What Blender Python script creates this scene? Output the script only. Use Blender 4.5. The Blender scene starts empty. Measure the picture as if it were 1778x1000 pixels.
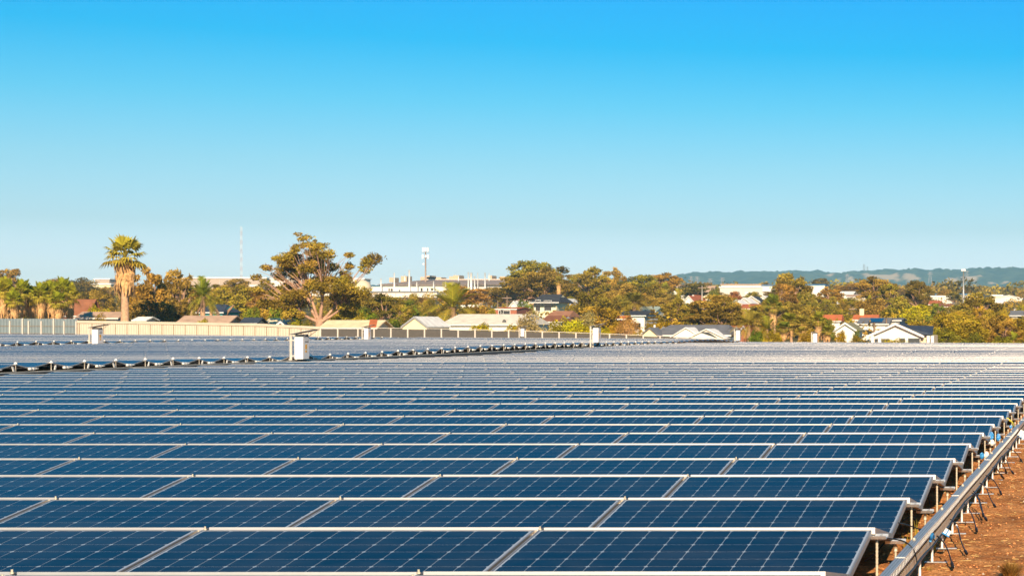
import bpy, math, random
import numpy as np
from math import sin, cos, pi, radians
from mathutils import Vector, Matrix

S = bpy.context.scene
COL = S.collection
# ------------------------------------------------------------------ camera
F, CX, HY, HC = 3327.0, 1922.0, 565.0, 1.6      # focal length in photo pixels, principal point, eye height
cam = bpy.data.cameras.new('camera'); cam_o = bpy.data.objects.new('camera', cam); COL.objects.link(cam_o)
cam.sensor_width = 36.0
cam.lens = 36.0 * F / 1778.0
cam.shift_x = -(CX - 889.0) / 1778.0
cam.shift_y = (HY - 500.0) / 1778.0
cam.clip_start = 0.1; cam.clip_end = 30000
cam_o.location = (0, 0, HC); cam_o.rotation_euler = (pi / 2, 0, 0)
cam.dof.use_dof = True; cam.dof.focus_distance = 18.0; cam.dof.aperture_fstop = 11.0
S.camera = cam_o
# ------------------------------------------------------------------ sky and sun
SUN_EL, SUN_AZ = radians(25.0), radians(12.0)   # azimuth: to the right of straight behind the camera
sun_dir = Vector((sin(SUN_AZ) * cos(SUN_EL), -cos(SUN_AZ) * cos(SUN_EL), sin(SUN_EL)))
W = bpy.data.worlds.new('World'); S.world = W; W.use_nodes = True
nt = W.node_tree; nt.nodes.clear()
def N(t, kind, **kw):
    n = t.nodes.new(kind)
    for k, v in kw.items():
        if k.startswith('i_'):
            n.inputs[k[2:].replace('_', ' ')].default_value = v
        else:
            setattr(n, k, v)
    return n
sky = N(nt, 'ShaderNodeTexSky', sky_type='NISHITA', sun_disc=False, sun_elevation=SUN_EL,
        sun_rotation=math.atan2(sun_dir.x, sun_dir.y), altitude=0, air_density=1.0, dust_density=0.6, ozone_density=3.0)
geo = N(nt, 'ShaderNodeTexCoord'); sep = N(nt, 'ShaderNodeSeparateXYZ')
nt.links.new(geo.outputs['Generated'], sep.inputs[0])
ramp = N(nt, 'ShaderNodeValToRGB')
mr = N(nt, 'ShaderNodeMapRange'); mr.inputs['From Min'].default_value = 0.0; mr.inputs['From Max'].default_value = 0.24
nt.links.new(sep.outputs['Z'], mr.inputs['Value']); nt.links.new(mr.outputs[0], ramp.inputs[0])
SKY_RAMP = [(0.0, (1.905, 1.644, 1.714)), (0.138, (0.963, 0.988, 1.223)), (0.207, (0.66, 0.764, 0.897)), (0.332, (0.44, 0.712, 0.825)), (0.457, (0.187, 0.669, 0.823)), (0.582, (0.001, 0.595, 0.838)), (0.708, (0.0, 0.568, 0.908)), (1.0, (0.0, 0.575, 0.783))]
els = ramp.color_ramp.elements
while len(els) < len(SKY_RAMP): els.new(0.5)
for e, (p, c) in zip(els, SKY_RAMP): e.position = p; e.color = (*[x / 1.7 for x in c], 1)
mul = N(nt, 'ShaderNodeMix', data_type='RGBA', blend_type='MULTIPLY'); mul.inputs[0].default_value = 1.0
nt.links.new(sky.outputs[0], mul.inputs[6]); nt.links.new(ramp.outputs[0], mul.inputs[7])
SKY_STRENGTH = 0.15
bg = N(nt, 'ShaderNodeBackground'); bg.inputs['Strength'].default_value = SKY_STRENGTH
nt.links.new(mul.outputs[2], bg.inputs[0])
out = N(nt, 'ShaderNodeOutputWorld'); nt.links.new(bg.outputs[0], out.inputs[0])
sl = bpy.data.lights.new('sun', 'SUN'); sl.energy = 5.0; sl.angle = radians(0.55); sl.color = (1.0, .78, .53)
so = bpy.data.objects.new('sun', sl); COL.objects.link(so)
so.rotation_euler = sun_dir.to_track_quat('Z', 'Y').to_euler()
so.location = (60, -120, 90)
S.view_settings.view_transform = 'Standard'; S.view_settings.look = 'None'
S.view_settings.exposure = 0.75; S.view_settings.gamma = 1.0; S.view_settings.use_curve_mapping = False
S.cycles.max_bounces = 6; S.cycles.diffuse_bounces = 3; S.cycles.glossy_bounces = 3; S.cycles.transmission_bounces = 4
S.cycles.transparent_max_bounces = 6; S.cycles.volume_bounces = 0; S.cycles.caustics_reflective = False
S.cycles.sample_clamp_indirect = 4.0

# ------------------------------------------------------------------ helpers
rng = np.random.default_rng(7); random.seed(7)
def P(px, py, D): return Vector(((px - CX) * D / F, D, HC + (HY - py) * D / F))
def WX(px, D): return (px - CX) * D / F
def WZ(py, D): return HC + (HY - py) * D / F
def sst(x, a, b):
    t = np.clip((np.asarray(x, float) - a) / (b - a), 0, 1); return t * t * (3 - 2 * t)

MATS = {}
def mat(name, col, rough=.7, metal=0., spec=.5, var=0., vscale=3., bump=0., bscale=40., coords='Object', sheet=None):
    """procedural material: base colour with soft noise variation, fine bump"""
    if name in MATS: return MATS[name]
    m = bpy.data.materials.new(name); m.use_nodes = True; t = m.node_tree; b = t.nodes['Principled BSDF']
    b.inputs['Base Color'].default_value = (*col, 1); b.inputs['Roughness'].default_value = rough
    b.inputs['Metallic'].default_value = metal; b.inputs['Specular IOR Level'].default_value = spec
    tc = N(t, 'ShaderNodeTexCoord')
    if var:
        no = N(t, 'ShaderNodeTexNoise'); no.inputs['Scale'].default_value = vscale; no.inputs['Detail'].default_value = 5
        t.links.new(tc.outputs[coords], no.inputs['Vector'])
        mx = N(t, 'ShaderNodeMix', data_type='RGBA')
        mx.inputs[6].default_value = (*[c * (1 - var) for c in col], 1); mx.inputs[7].default_value = (*[min(1, c * (1 + var)) for c in col], 1)
        rm = N(t, 'ShaderNodeMapRange'); rm.inputs['From Min'].default_value = .3; rm.inputs['From Max'].default_value = .7
        t.links.new(no.outputs[0], rm.inputs[0]); t.links.new(rm.outputs[0], mx.inputs[0]); t.links.new(mx.outputs[2], b.inputs['Base Color'])
    if bump:
        n2 = N(t, 'ShaderNodeTexNoise'); n2.inputs['Scale'].default_value = bscale; n2.inputs['Detail'].default_value = 4
        t.links.new(tc.outputs[coords], n2.inputs['Vector'])
        bp = N(t, 'ShaderNodeBump'); bp.inputs['Strength'].default_value = bump; bp.inputs['Distance'].default_value = .02
        t.links.new(n2.outputs[0], bp.inputs['Height']); t.links.new(bp.outputs[0], b.inputs['Normal'])
    MATS[name] = m; return m

class MB:
    """collects faces, links them as one mesh object"""
    def __init__(s): s.v = []; s.f = []; s.m = []; s.mats = []
    def mi(s, m):
        if m not in s.mats: s.mats.append(m)
        return s.mats.index(m)
    def face(s, pts, m):
        i = len(s.v); s.v += [tuple(p) for p in pts]; s.f.append(tuple(range(i, i + len(pts)))); s.m.append(s.mi(m)); return s
    def hexa(s, p, m):
        i = len(s.v); s.v += [tuple(q) for q in p]; k = s.mi(m)
        for q in ((3, 2, 1, 0), (4, 5, 6, 7), (0, 1, 5, 4), (1, 2, 6, 5), (2, 3, 7, 6), (3, 0, 4, 7)):
            s.f.append(tuple(i + j for j in q)); s.m.append(k)
        return s
    def box(s, x0, x1, y0, y1, z0, z1, m):
        return s.hexa([(x0, y0, z0), (x1, y0, z0), (x1, y1, z0), (x0, y1, z0), (x0, y0, z1), (x1, y0, z1), (x1, y1, z1), (x0, y1, z1)], m)
    def tube(s, pts, rad, m, n=6, cap=True):
        pts = [Vector(p) for p in pts]; k = s.mi(m); base = len(s.v)
        rad = rad if isinstance(rad, (list, tuple)) else [rad] * len(pts)
        for i, p in enumerate(pts):
            d = (pts[min(i + 1, len(pts) - 1)] - pts[max(i - 1, 0)])
            d = d.normalized() if d.length > 1e-9 else Vector((0, 0, 1))
            u = d.cross(Vector((0, 0, 1)) if abs(d.z) < .9 else Vector((1, 0, 0))).normalized(); w = d.cross(u)
            for j in range(n):
                a = 2 * pi * j / n; s.v.append(tuple(p + (u * cos(a) + w * sin(a)) * rad[i]))
        for i in range(len(pts) - 1):
            for j in range(n):
                s.f.append((base + i * n + j, base + i * n + (j + 1) % n, base + (i + 1) * n + (j + 1) % n, base + (i + 1) * n + j)); s.m.append(k)
        if cap:
            s.f.append(tuple(base + j for j in range(n))); s.m.append(k)
            e = base + (len(pts) - 1) * n; s.f.append(tuple(e + n - 1 - j for j in range(n))); s.m.append(k)
        return s
    def mesh(s, name, smooth=False):
        me = bpy.data.meshes.new(name); me.from_pydata(s.v, [], s.f)
        for m in s.mats: me.materials.append(m)
        if len(s.mats) > 1: me.polygons.foreach_set('material_index', s.m)
        if smooth: me.polygons.foreach_set('use_smooth', [True] * len(s.f))
        me.update(); return me
    def build(s, name, parent=None, smooth=False): return link(name, s.mesh(name, smooth), parent)

def link(name, me, parent=None, loc=None, rot=None):
    o = bpy.data.objects.new(name, me); COL.objects.link(o)
    if parent: o.parent = parent
    if loc is not None: o.location = loc
    if rot is not None: o.rotation_euler = rot
    return o
def tag(o, label=None, cat=None, group=None, kind=None):
    if label: o['label'] = label
    if cat: o['category'] = cat
    if group: o['group'] = group
    if kind: o['kind'] = kind
    return o
def thing(name, label, cat, loc=(0, 0, 0), rot=(0, 0, 0), group=None):
    o = bpy.data.objects.new(name, None); COL.objects.link(o); o.location = loc; o.rotation_euler = rot; o.empty_display_size = .2
    return tag(o, label, cat, group)
KIDS = {}
def kids(o): return [c for c in COL.objects if c.parent == o]
def copy_tree(src, kidlist, loc, rot, label):
    """copy of a thing with copies of its parts [(part, [sub-parts])]"""
    r = src.copy(); COL.objects.link(r); r.location = loc; r.rotation_euler = rot; r['label'] = label
    for part, subs in kidlist:
        p = part.copy(); COL.objects.link(p); p.parent = r
        for q in subs:
            c = q.copy(); COL.objects.link(c); c.parent = p
    return r
ONES = 'zero first second third fourth fifth sixth seventh eighth ninth tenth eleventh twelfth thirteenth fourteenth fifteenth sixteenth seventeenth eighteenth nineteenth'.split()
def nth(n):
    if n < 20: return ONES[n]
    t, o = divmod(n, 10); T = ['', '', 'twent', 'thirt', 'fort', 'fift', 'sixt', 'sevent', 'eight', 'ninet'][t]
    return T + 'ieth' if o == 0 else T + 'y-' + ONES[o]

# smooth value noise for shapes
_tab = rng.random((256, 256))
def vnoise(x, y):
    x = np.asarray(x, float); y = np.asarray(y, float); xi = np.floor(x).astype(int); yi = np.floor(y).astype(int)
    fx = x - xi; fy = y - yi; fx = fx * fx * (3 - 2 * fx); fy = fy * fy * (3 - 2 * fy)
    g = lambda a, b: _tab[a % 256, b % 256]
    return (g(xi, yi) * (1 - fx) + g(xi + 1, yi) * fx) * (1 - fy) + (g(xi, yi + 1) * (1 - fx) + g(xi + 1, yi + 1) * fx) * fy

# ------------------------------------------------------------------ terrain
def g_site(X, D):
    """ground height"""
    X = np.asarray(X, float); D = np.asarray(D, float)
    a = sst(D, 85, 150) * (0.0046 * np.clip(-X, -10, 120) - .10)
    b = np.interp(X, [-140, -86, -48, -12, 20], [.45, .0, -.95, -1.55, -1.7])
    t = sst(D, 165, 205)
    near = a * (1 - t) + b * t
    far = np.interp(D, [0, 225, 260, 330, 420, 500, 600, 800, 1000, 1400, 2500, 4500, 9000], [-1.2, -1.2, -1.2, .3, 3, 5.3, 7.5, 13.2, 17.5, 22, 40, 82, 82])
    t2 = sst(D, 210, 265)
    return near * (1 - t2) + far * t2
def undul(X, D):
    return sst(D, 62, 82) * (.09 * np.sin(2 * pi * (D - 98) / 66 + X / 260) + .008 * np.sin(D / 6.7 + X / 90))
def gz(X, D): return float(g_site(X, D))

# ------------------------------------------------------------------ materials
M_dirt = bpy.data.materials.new('dirt'); M_dirt.use_nodes = True
t = M_dirt.node_tree; b = t.nodes['Principled BSDF']; b.inputs['Roughness'].default_value = .95; b.inputs['Specular IOR Level'].default_value = .1
tc = N(t, 'ShaderNodeTexCoord')
n1 = N(t, 'ShaderNodeTexNoise'); n1.inputs['Scale'].default_value = 6; n1.inputs['Detail'].default_value = 8; n1.inputs['Roughness'].default_value = .7
n2 = N(t, 'ShaderNodeTexNoise'); n2.inputs['Scale'].default_value = 55; n2.inputs['Detail'].default_value = 4
n3 = N(t, 'ShaderNodeTexNoise'); n3.inputs['Scale'].default_value = .03; n3.inputs['Detail'].default_value = 5
for n in (n1, n2, n3): t.links.new(tc.outputs['Object'], n.inputs['Vector'])
r1 = N(t, 'ShaderNodeValToRGB'); t.links.new(n1.outputs[0], r1.inputs[0])
r1.color_ramp.elements[0].position = .34; r1.color_ramp.elements[0].color = (.47, .165, .05, 1)
r1.color_ramp.elements[1].position = .68; r1.color_ramp.elements[1].color = (.90, .46, .185, 1)
r2 = N(t, 'ShaderNodeValToRGB'); t.links.new(n2.outputs[0], r2.inputs[0])
r2.color_ramp.elements[0].position = .36; r2.color_ramp.elements[0].color = (.55, .5, .45, 1)
r2.color_ramp.elements[1].position = .7; r2.color_ramp.elements[1].color = (1.15, 1.15, 1.1, 1)
mx = N(t, 'ShaderNodeMix', data_type='RGBA', blend_type='MULTIPLY'); mx.inputs[0].default_value = 1
n4 = N(t, 'ShaderNodeTexNoise'); n4.inputs['Scale'].default_value = 1.1; n4.inputs['Detail'].default_value = 4; t.links.new(tc.outputs['Object'], n4.inputs['Vector'])
r4 = N(t, 'ShaderNodeValToRGB'); t.links.new(n4.outputs[0], r4.inputs[0]); r4.color_ramp.elements[0].position = .35; r4.color_ramp.elements[0].color = (.68, .64, .60, 1); r4.color_ramp.elements[1].position = .62; r4.color_ramp.elements[1].color = (1.05, 1.02, 1, 1)
m4 = N(t, 'ShaderNodeMix', data_type='RGBA', blend_type='MULTIPLY'); m4.inputs[0].default_value = 1; t.links.new(r1.outputs[0], m4.inputs[6]); t.links.new(r4.outputs[0], m4.inputs[7])
t.links.new(m4.outputs[2], mx.inputs[6]); t.links.new(r2.outputs[0], mx.inputs[7])
# beyond the array the soil carries dry grass
gr = N(t, 'ShaderNodeValToRGB'); t.links.new(n3.outputs[0], gr.inputs[0])
gr.color_ramp.elements[0].position = .38; gr.color_ramp.elements[0].color = (.05, .052, .018, 1)
gr.color_ramp.elements[1].position = .62; gr.color_ramp.elements[1].color = (.20, .155, .062, 1)
sp = N(t, 'ShaderNodeSeparateXYZ'); t.links.new(tc.outputs['Object'], sp.inputs[0])
rr = N(t, 'ShaderNodeMapRange'); rr.inputs['From Min'].default_value = 190; rr.inputs['From Max'].default_value = 230
t.links.new(sp.outputs['Y'], rr.inputs[0])
mg = N(t, 'ShaderNodeMix', data_type='RGBA'); t.links.new(rr.outputs[0], mg.inputs[0]); t.links.new(mx.outputs[2], mg.inputs[6]); t.links.new(gr.outputs[0], mg.inputs[7])
t.links.new(mg.outputs[2], b.inputs['Base Color'])
bp = N(t, 'ShaderNodeBump'); bp.inputs['Strength'].default_value = .9; bp.inputs['Distance'].default_value = .02
ad = N(t, 'ShaderNodeMath', operation='ADD'); t.links.new(n1.outputs[0], ad.inputs[0]); t.links.new(n2.outputs[0], ad.inputs[1])
t.links.new(ad.outputs[0], bp.inputs['Height']); t.links.new(bp.outputs[0], b.inputs['Normal'])

M_alu = mat('anodised_aluminium', (.52, .49, .47), rough=.48, metal=.78, spec=.5, var=.05, vscale=8)
M_galv = mat('galvanised_steel', (.58, .60, .62), rough=.38, metal=.7, var=.15, vscale=30)
M_zinc = mat('bright_zinc', (.74, .73, .71), rough=.5, metal=.25, var=.1, vscale=20)
M_rod = mat('threaded_steel', (.60, .52, .40), rough=.5, metal=.35, var=.2, vscale=40)
M_black = mat('black_rubber', (.012, .012, .013), rough=.45)
M_white = mat('white_paint', (.80, .79, .77), rough=.45, var=.03, vscale=5)
M_whiteplastic = mat('white_plastic', (.78, .76, .72), rough=.5)
M_backsheet = mat('white_backsheet', (.38, .42, .47), rough=.18, spec=.2)
M_blueplastic = mat('blue_plastic', (.03, .22, .50), rough=.4, var=.2, vscale=20)
M_orange = mat('orange_sticker', (.85, .42, .02), rough=.5)
M_dark = mat('dark_print', (.03, .035, .04), rough=.5)
M_grey = mat('grey_metal_sheet', (.30, .30, .31), rough=.5, metal=.3, var=.1)
M_conduit = mat('pale_tray_lid', (.52, .47, .40), rough=.55, metal=.2, var=.15, vscale=6)
M_tan = mat('tan_tray_wall', (.62, .49, .37), rough=.6, metal=.2, var=.2, vscale=14)
M_yellow = mat('yellow_sleeve', (.75, .60, .03), rough=.5)

def glass_node(m, base_socket=None, col=(.004, .015, .040)):
    b = m.node_tree.nodes['Principled BSDF']
    b.inputs['Base Color'].default_value = (*col, 1); b.inputs['Roughness'].default_value = .09
    b.inputs['IOR'].default_value = 1.20; b.inputs['Specular IOR Level'].default_value = .5
    return b
M_cell = bpy.data.materials.new('silicon_cell'); M_cell.use_nodes = True; t = M_cell.node_tree; b = glass_node(M_cell)
oi = N(t, 'ShaderNodeObjectInfo'); cr = N(t, 'ShaderNodeValToRGB'); t.links.new(oi.outputs['Random'], cr.inputs[0])
cr.color_ramp.elements[0].color = (.0020, .008, .020, 1); cr.color_ramp.elements[1].color = (.0035, .013, .032, 1)
def dust(t, b, src):
    tc = N(t, 'ShaderNodeNewGeometry'); no = N(t, 'ShaderNodeTexNoise'); no.inputs['Scale'].default_value = 1.3; no.inputs['Detail'].default_value = 7; no.inputs['Roughness'].default_value = .65
    mp = N(t, 'ShaderNodeMapping'); mp.inputs['Scale'].default_value = (1, 2.2, 1); t.links.new(tc.outputs['Position'], mp.inputs[0]); t.links.new(mp.outputs[0], no.inputs['Vector'])
    rm = N(t, 'ShaderNodeMapRange'); rm.inputs['From Min'].default_value = .40; rm.inputs['From Max'].default_value = .80; rm.inputs['To Max'].default_value = .055; t.links.new(no.outputs[0], rm.inputs[0])
    n2 = N(t, 'ShaderNodeTexVoronoi'); n2.inputs['Scale'].default_value = 2.1; t.links.new(tc.outputs['Position'], n2.inputs['Vector'])
    sp_ = N(t, 'ShaderNodeMapRange'); sp_.inputs['From Min'].default_value = .035; sp_.inputs['From Max'].default_value = .02; sp_.inputs['To Max'].default_value = .8; t.links.new(n2.outputs['Distance'], sp_.inputs[0])
    sel = N(t, 'ShaderNodeMath', operation='GREATER_THAN'); sel.inputs[1].default_value = .93; sc_ = N(t, 'ShaderNodeSeparateColor'); t.links.new(n2.outputs['Color'], sc_.inputs[0]); t.links.new(sc_.outputs[0], sel.inputs[0])
    ms = N(t, 'ShaderNodeMath', operation='MULTIPLY'); t.links.new(sp_.outputs[0], ms.inputs[0]); t.links.new(sel.outputs[0], ms.inputs[1])
    su_ = N(t, 'ShaderNodeMath', operation='ADD'); su_.use_clamp = True; t.links.new(rm.outputs[0], su_.inputs[0]); t.links.new(ms.outputs[0], su_.inputs[1])
    mx_ = N(t, 'ShaderNodeMix', data_type='RGBA'); mx_.inputs[7].default_value = (.45, .40, .34, 1); t.links.new(su_.outputs[0], mx_.inputs[0]); t.links.new(src, mx_.inputs[6]); t.links.new(mx_.outputs[2], b.inputs['Base Color'])
    ro = N(t, 'ShaderNodeMapRange'); ro.inputs['From Min'].default_value = .3; ro.inputs['From Max'].default_value = .75; ro.inputs['To Min'].default_value = .06; ro.inputs['To Max'].default_value = .16; t.links.new(no.outputs[0], ro.inputs[0]); t.links.new(ro.outputs[0], b.inputs['Roughness'])
dust(t, b, cr.outputs[0])
# panels too far off for their cells to be told apart: printed cell pattern on the glass face
M_far = bpy.data.materials.new('cell_print'); M_far.use_nodes = True; t = M_far.node_tree; b = glass_node(M_far)
uv = N(t, 'ShaderNodeUVMap'); uv.uv_map = 'UVMap'
su = N(t, 'ShaderNodeSeparateXYZ'); t.links.new(uv.outputs[0], su.inputs[0])
def absfrac(src, n):
    a = N(t, 'ShaderNodeMath', operation='MULTIPLY'); a.inputs[1].default_value = n; t.links.new(src, a.inputs[0])
    f = N(t, 'ShaderNodeMath', operation='FRACT'); t.links.new(a.outputs[0], f.inputs[0])
    s_ = N(t, 'ShaderNodeMath', operation='SUBTRACT'); t.links.new(f.outputs[0], s_.inputs[0]); s_.inputs[1].default_value = .5
    q = N(t, 'ShaderNodeMath', operation='ABSOLUTE'); t.links.new(s_.outputs[0], q.inputs[0]); return q.outputs[0]
ax, ay = absfrac(su.outputs[0], 12), absfrac(su.outputs[1], 6)
mxn = N(t, 'ShaderNodeMath', operation='MAXIMUM'); t.links.new(ax, mxn.inputs[0]); t.links.new(ay, mxn.inputs[1])
g1 = N(t, 'ShaderNodeMath', operation='GREATER_THAN'); g1.inputs[1].default_value = .491; t.links.new(mxn.outputs[0], g1.inputs[0])
sm = N(t, 'ShaderNodeMath', operation='ADD'); t.links.new(ax, sm.inputs[0]); t.links.new(ay, sm.inputs[1])
g2 = N(t, 'ShaderNodeMath', operation='GREATER_THAN'); g2.inputs[1].default_value = .925; t.links.new(sm.outputs[0], g2.inputs[0])
mo = N(t, 'ShaderNodeMath', operation='MAXIMUM'); t.links.new(g1.outputs[0], mo.inputs[0]); t.links.new(g2.outputs[0], mo.inputs[1])
mc = N(t, 'ShaderNodeMix', data_type='RGBA'); mc.inputs[6].default_value = (.0028, .010, .026, 1); mc.inputs[7].default_value = (.33, .37, .41, 1)
t.links.new(mo.outputs[0], mc.inputs[0]); dust(t, b, mc.outputs[2])

# ------------------------------------------------------------------ ground
def ground():
    xs = np.unique(np.concatenate([np.linspace(-6000, -400, 15), np.linspace(-400, -120, 15), np.linspace(-120, -2, 32), np.arange(-1.8, .3, .035), np.linspace(.5, 30, 14), np.linspace(40, 5000, 14)]))
    ys = np.unique(np.concatenate([np.linspace(-200, 9, 8), np.arange(9.5, 22, .05), np.arange(22, 40, .12), np.linspace(40, 300, 70), np.linspace(310, 1500, 45), np.linspace(1600, 12000, 18)]))
    Xg, Yg = np.meshgrid(xs, ys)
    Z = g_site(Xg, Yg)
    fine = ((Xg > -1.9) & (Xg < .4) & (Yg > 9) & (Yg < 40))
    Z = Z + fine * ((vnoise(Xg * 3, Yg * 3) - .5) * .035 + (vnoise(Xg * 11 + 50, Yg * 11) - .5) * .022 + (vnoise(Xg * 23, Yg * 23 + 9) - .5) * .012 - .004)
    v = np.stack([Xg, Yg, Z], -1).reshape(-1, 3); nx = len(xs); ny = len(ys)
    i = (np.arange(ny - 1)[:, None] * nx + np.arange(nx - 1)[None]).ravel()
    f = np.stack([i, i + 1, i + nx + 1, i + nx], -1)
    o = link('ground', np_mesh('ground', v, f, [M_dirt], smooth=True)); tag(o, kind='structure'); return o
def np_mesh(name, v, f, mats, mi=None, smooth=False, uv=None, attrs=None):
    me = bpy.data.meshes.new(name); v = np.asarray(v, np.float32); f = np.asarray(f, np.int32); k = f.shape[1]
    me.vertices.add(len(v)); me.vertices.foreach_set('co', v.ravel())
    me.loops.add(f.size); me.loops.foreach_set('vertex_index', f.ravel())
    me.polygons.add(len(f)); me.polygons.foreach_set('loop_start', np.arange(0, f.size, k, dtype=np.int32))
    for m in mats: me.materials.append(m)
    if mi is not None: me.polygons.foreach_set('material_index', np.asarray(mi, np.int32))
    me.polygons.foreach_set('use_smooth', np.full(len(f), smooth))
    if uv is not None:
        l = me.uv_layers.new(name='UVMap'); l.data.foreach_set('uv', np.asarray(uv, np.float32).ravel())
    for an, (dom, arr) in (attrs or {}).items():
        a = me.attributes.new(an, 'FLOAT', dom); a.data.foreach_set('value', np.asarray(arr, np.float32).ravel())
    me.update(calc_edges=True); me.validate(); return me
GROUND = ground()

# ------------------------------------------------------------------ solar array
PITCH, LEN, WID, THK = 2.04, 2.017, .99, .04
TILT = radians(8.3); ROWP = 2.058; D0 = 9.58; EDGE = -1.425
RIDGE_GAP, LIFT = .075, .007
ZR = .362                                                        # height of the front panel's upper lip above the ground
RUN, RISE = WID * cos(TILT), WID * sin(TILT)
def frame_quads():
    a, b, w, d, L = LEN / 2, WID, .009, -.0018, THK
    o = [(-a, 0), (a, 0), (a, b), (-a, b)]; n = [(-a + w, w), (a - w, w), (a - w, b - w), (-a + w, b - w)]
    v = [(*p, 0) for p in o] + [(*p, 0) for p in n] + [(*p, d) for p in n] + [(*p, -L) for p in o] + [(*p, -L) for p in [(-a + .03, .03), (a - .03, .03), (a - .03, b - .03), (-a + .03, b - .03)]]
    q = []
    for i in range(4):
        j = (i + 1) % 4
        q += [(i, j, 4 + j, 4 + i), (4 + i, 4 + j, 8 + j, 8 + i), (12 + i, 12 + j, j, i), (16 + i, 16 + j, 12 + j, 12 + i)]
    return np.array(v), np.array(q)
FV, FQ = frame_quads()
me_frame = np_mesh('frame', FV, FQ, [M_alu])
def laminate_mesh(m):
    a, w, b = LEN / 2, .0122, WID
    v = [(-a + w, w, -.0022), (a - w, w, -.0022), (a - w, b - w, -.0022), (-a + w, b - w, -.0022)]
    v += [(x, y, -.0075) for x, y, z in v]
    return np_mesh('laminate', v, [(0, 1, 2, 3), (7, 6, 5, 4)], [m])
me_lam = laminate_mesh(M_backsheet)
CPX, CP, CSX, CS, CC = .1643, .1592, .0806, .0781, .0118
def cell_pts(cx, cy, z=-.0018):
    s, q, c = CS, CSX, CC
    return [(cx + x, cy + y, z) for x, y in ((-q + c, -s), (q - c, -s), (q, -s + c), (q, s - c), (q - c, s), (-q + c, s), (-q, s - c), (-q, -s + c))]
CELLS = [((i - 5.5) * CPX, WID / 2 + (j - 2.5) * CP) for j in range(6) for i in range(12)]
def cell_grid():
    v, f = [], []
    for cx, cy in CELLS:
        k = len(v); v += cell_pts(cx, cy); f.append(tuple(range(k, k + 8)))
    return np_mesh('cell_grid', v, np.array(f), [M_cell])
me_grid = cell_grid()
me_cell = np_mesh('solar_cell', cell_pts(0, 0, 0), [tuple(range(8))], [M_cell])

def row_y(k): return D0 + ROWP * k
rowj = {k: (rng.normal(0, .0035 if k < 20 else .006) + (.035 if k in (26, 41, 42, 57, 66, 75, 84) else 0), rng.normal(0, radians(.13))) for k in range(-4, 110)}
def panel_pose(k, X, back, rnd):
    """lower-edge point and rotation of the panel at row k centred on X"""
    y = row_y(k); tj = rowj[k][1] + rnd.normal(0, radians(.035))
    z = ZR + rowj[k][0] + gz(X, y) + float(undul(X, y)) + rnd.normal(0, .0008)
    # ridge slope of the ground along the row and across it
    sx = (gz(X + 1, y) - gz(X - 1, y) + float(undul(X + 1, y) - undul(X - 1, y))) / 2
    sy = (gz(X, y + 1) - gz(X, y - 1) + float(undul(X, y + 1) - undul(X, y - 1))) / 2
    if not back:
        th = TILT + tj + sy
        return (X, y - RIDGE_GAP / 2 - RUN, z - WID * sin(th)), (th, -sx, 0)
    th = TILT + tj - sy
    return (X + .012, y + RIDGE_GAP / 2 + RUN, z + LIFT - WID * sin(th)), (th, sx, pi)

def visible_x0(k): return (-60 - CX) * (row_y(k)) / F           # left border of the picture at this row
prnd = np.random.default_rng(11)
proto_panel = None
def solar_panel(k, X, back, label, cells):
    loc, rot = panel_pose(k, X, back, prnd)
    t_ = thing('solar_panel', label, 'solar panel', loc, rot, 'solar panels of the near block')
    fr = link('frame', me_frame, t_); lam = link('laminate', me_lam, t_)
    if cells:
        for cx, cy in CELLS: link('solar_cell', me_cell, lam, (cx, cy, -.0018))
    else: link('cell_grid', me_grid, lam)
    return t_
NB1, N_ROWS1 = 13, 68
done = set(); n_ind = 0
for k in range(0, 9):                                            # end panels that slope away behind their ridge
    X = EDGE - LEN / 2
    solar_panel(k, X, True, 'end solar panel sloping away behind the %s white ridge from the front' % nth(k + 1), False)
    done.add((k, 0, True)); n_ind += 1
k = 0
while n_ind < 300:
    for c in range(NB1):
        X = EDGE - LEN / 2 - c * PITCH
        if X + LEN / 2 < visible_x0(k) or (X - LEN / 2) > .02 - .0425 * row_y(k) or n_ind >= 300: continue
        lab = '%s panel from the dirt end in the %s blue solar row from the front' % (nth(c + 1), nth(k + 1))
        solar_panel(k, X, False, lab, k <= 2); done.add((k, c, False)); n_ind += 1
    k += 1

TV = np.vstack([FV, [(-LEN / 2 + .0122, .0122, -.002), (LEN / 2 - .0122, .0122, -.002), (LEN / 2 - .0122, WID - .0122, -.002), (-LEN / 2 + .0122, WID - .0122, -.002)]])
TQ = np.vstack([FQ, [(20, 21, 22, 23)]])
TUV = np.zeros((len(TQ), 4, 2)); TUV[-1] = [(-.006, -.006), (1.006, -.006), (1.006, 1.006), (-.006, 1.006)]
TMI = np.array([0] * len(FQ) + [1])
def panel_mass(name, poses):
    R = np.array([np.array(Matrix.LocRotScale(None, __import__('mathutils').Euler(r), None).to_3x3()) for _, r in poses]); T = np.array([l for l, _ in poses])
    v = np.einsum('nij,kj->nki', R, TV) + T[:, None]
    f = TQ[None] + (np.arange(len(poses)) * len(TV))[:, None, None]
    me = np_mesh(name, v.reshape(-1, 3), f.reshape(-1, 4), [M_alu, M_far], np.tile(TMI, len(poses)), uv=np.tile(TUV, (len(poses), 1, 1, 1)))
    return tag(link(name, me), kind='stuff')
E2, E3 = -34.8, -67.5                                            # right borders of the second and third block
p1, p2, p3 = [], [], []
for k in range(-3, N_ROWS1):
    for c in range(NB1):
        X = EDGE - LEN / 2 - c * PITCH
        for bk in (False, True):
            if (k, c, bk) not in done: p1.append(panel_pose(k, X, bk, prnd))
for k in range(4, 88):
    for c in range(13):
        X = E2 - LEN / 2 - c * PITCH
        for bk in (False, True): p2.append(panel_pose(k, X, bk, prnd))
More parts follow.
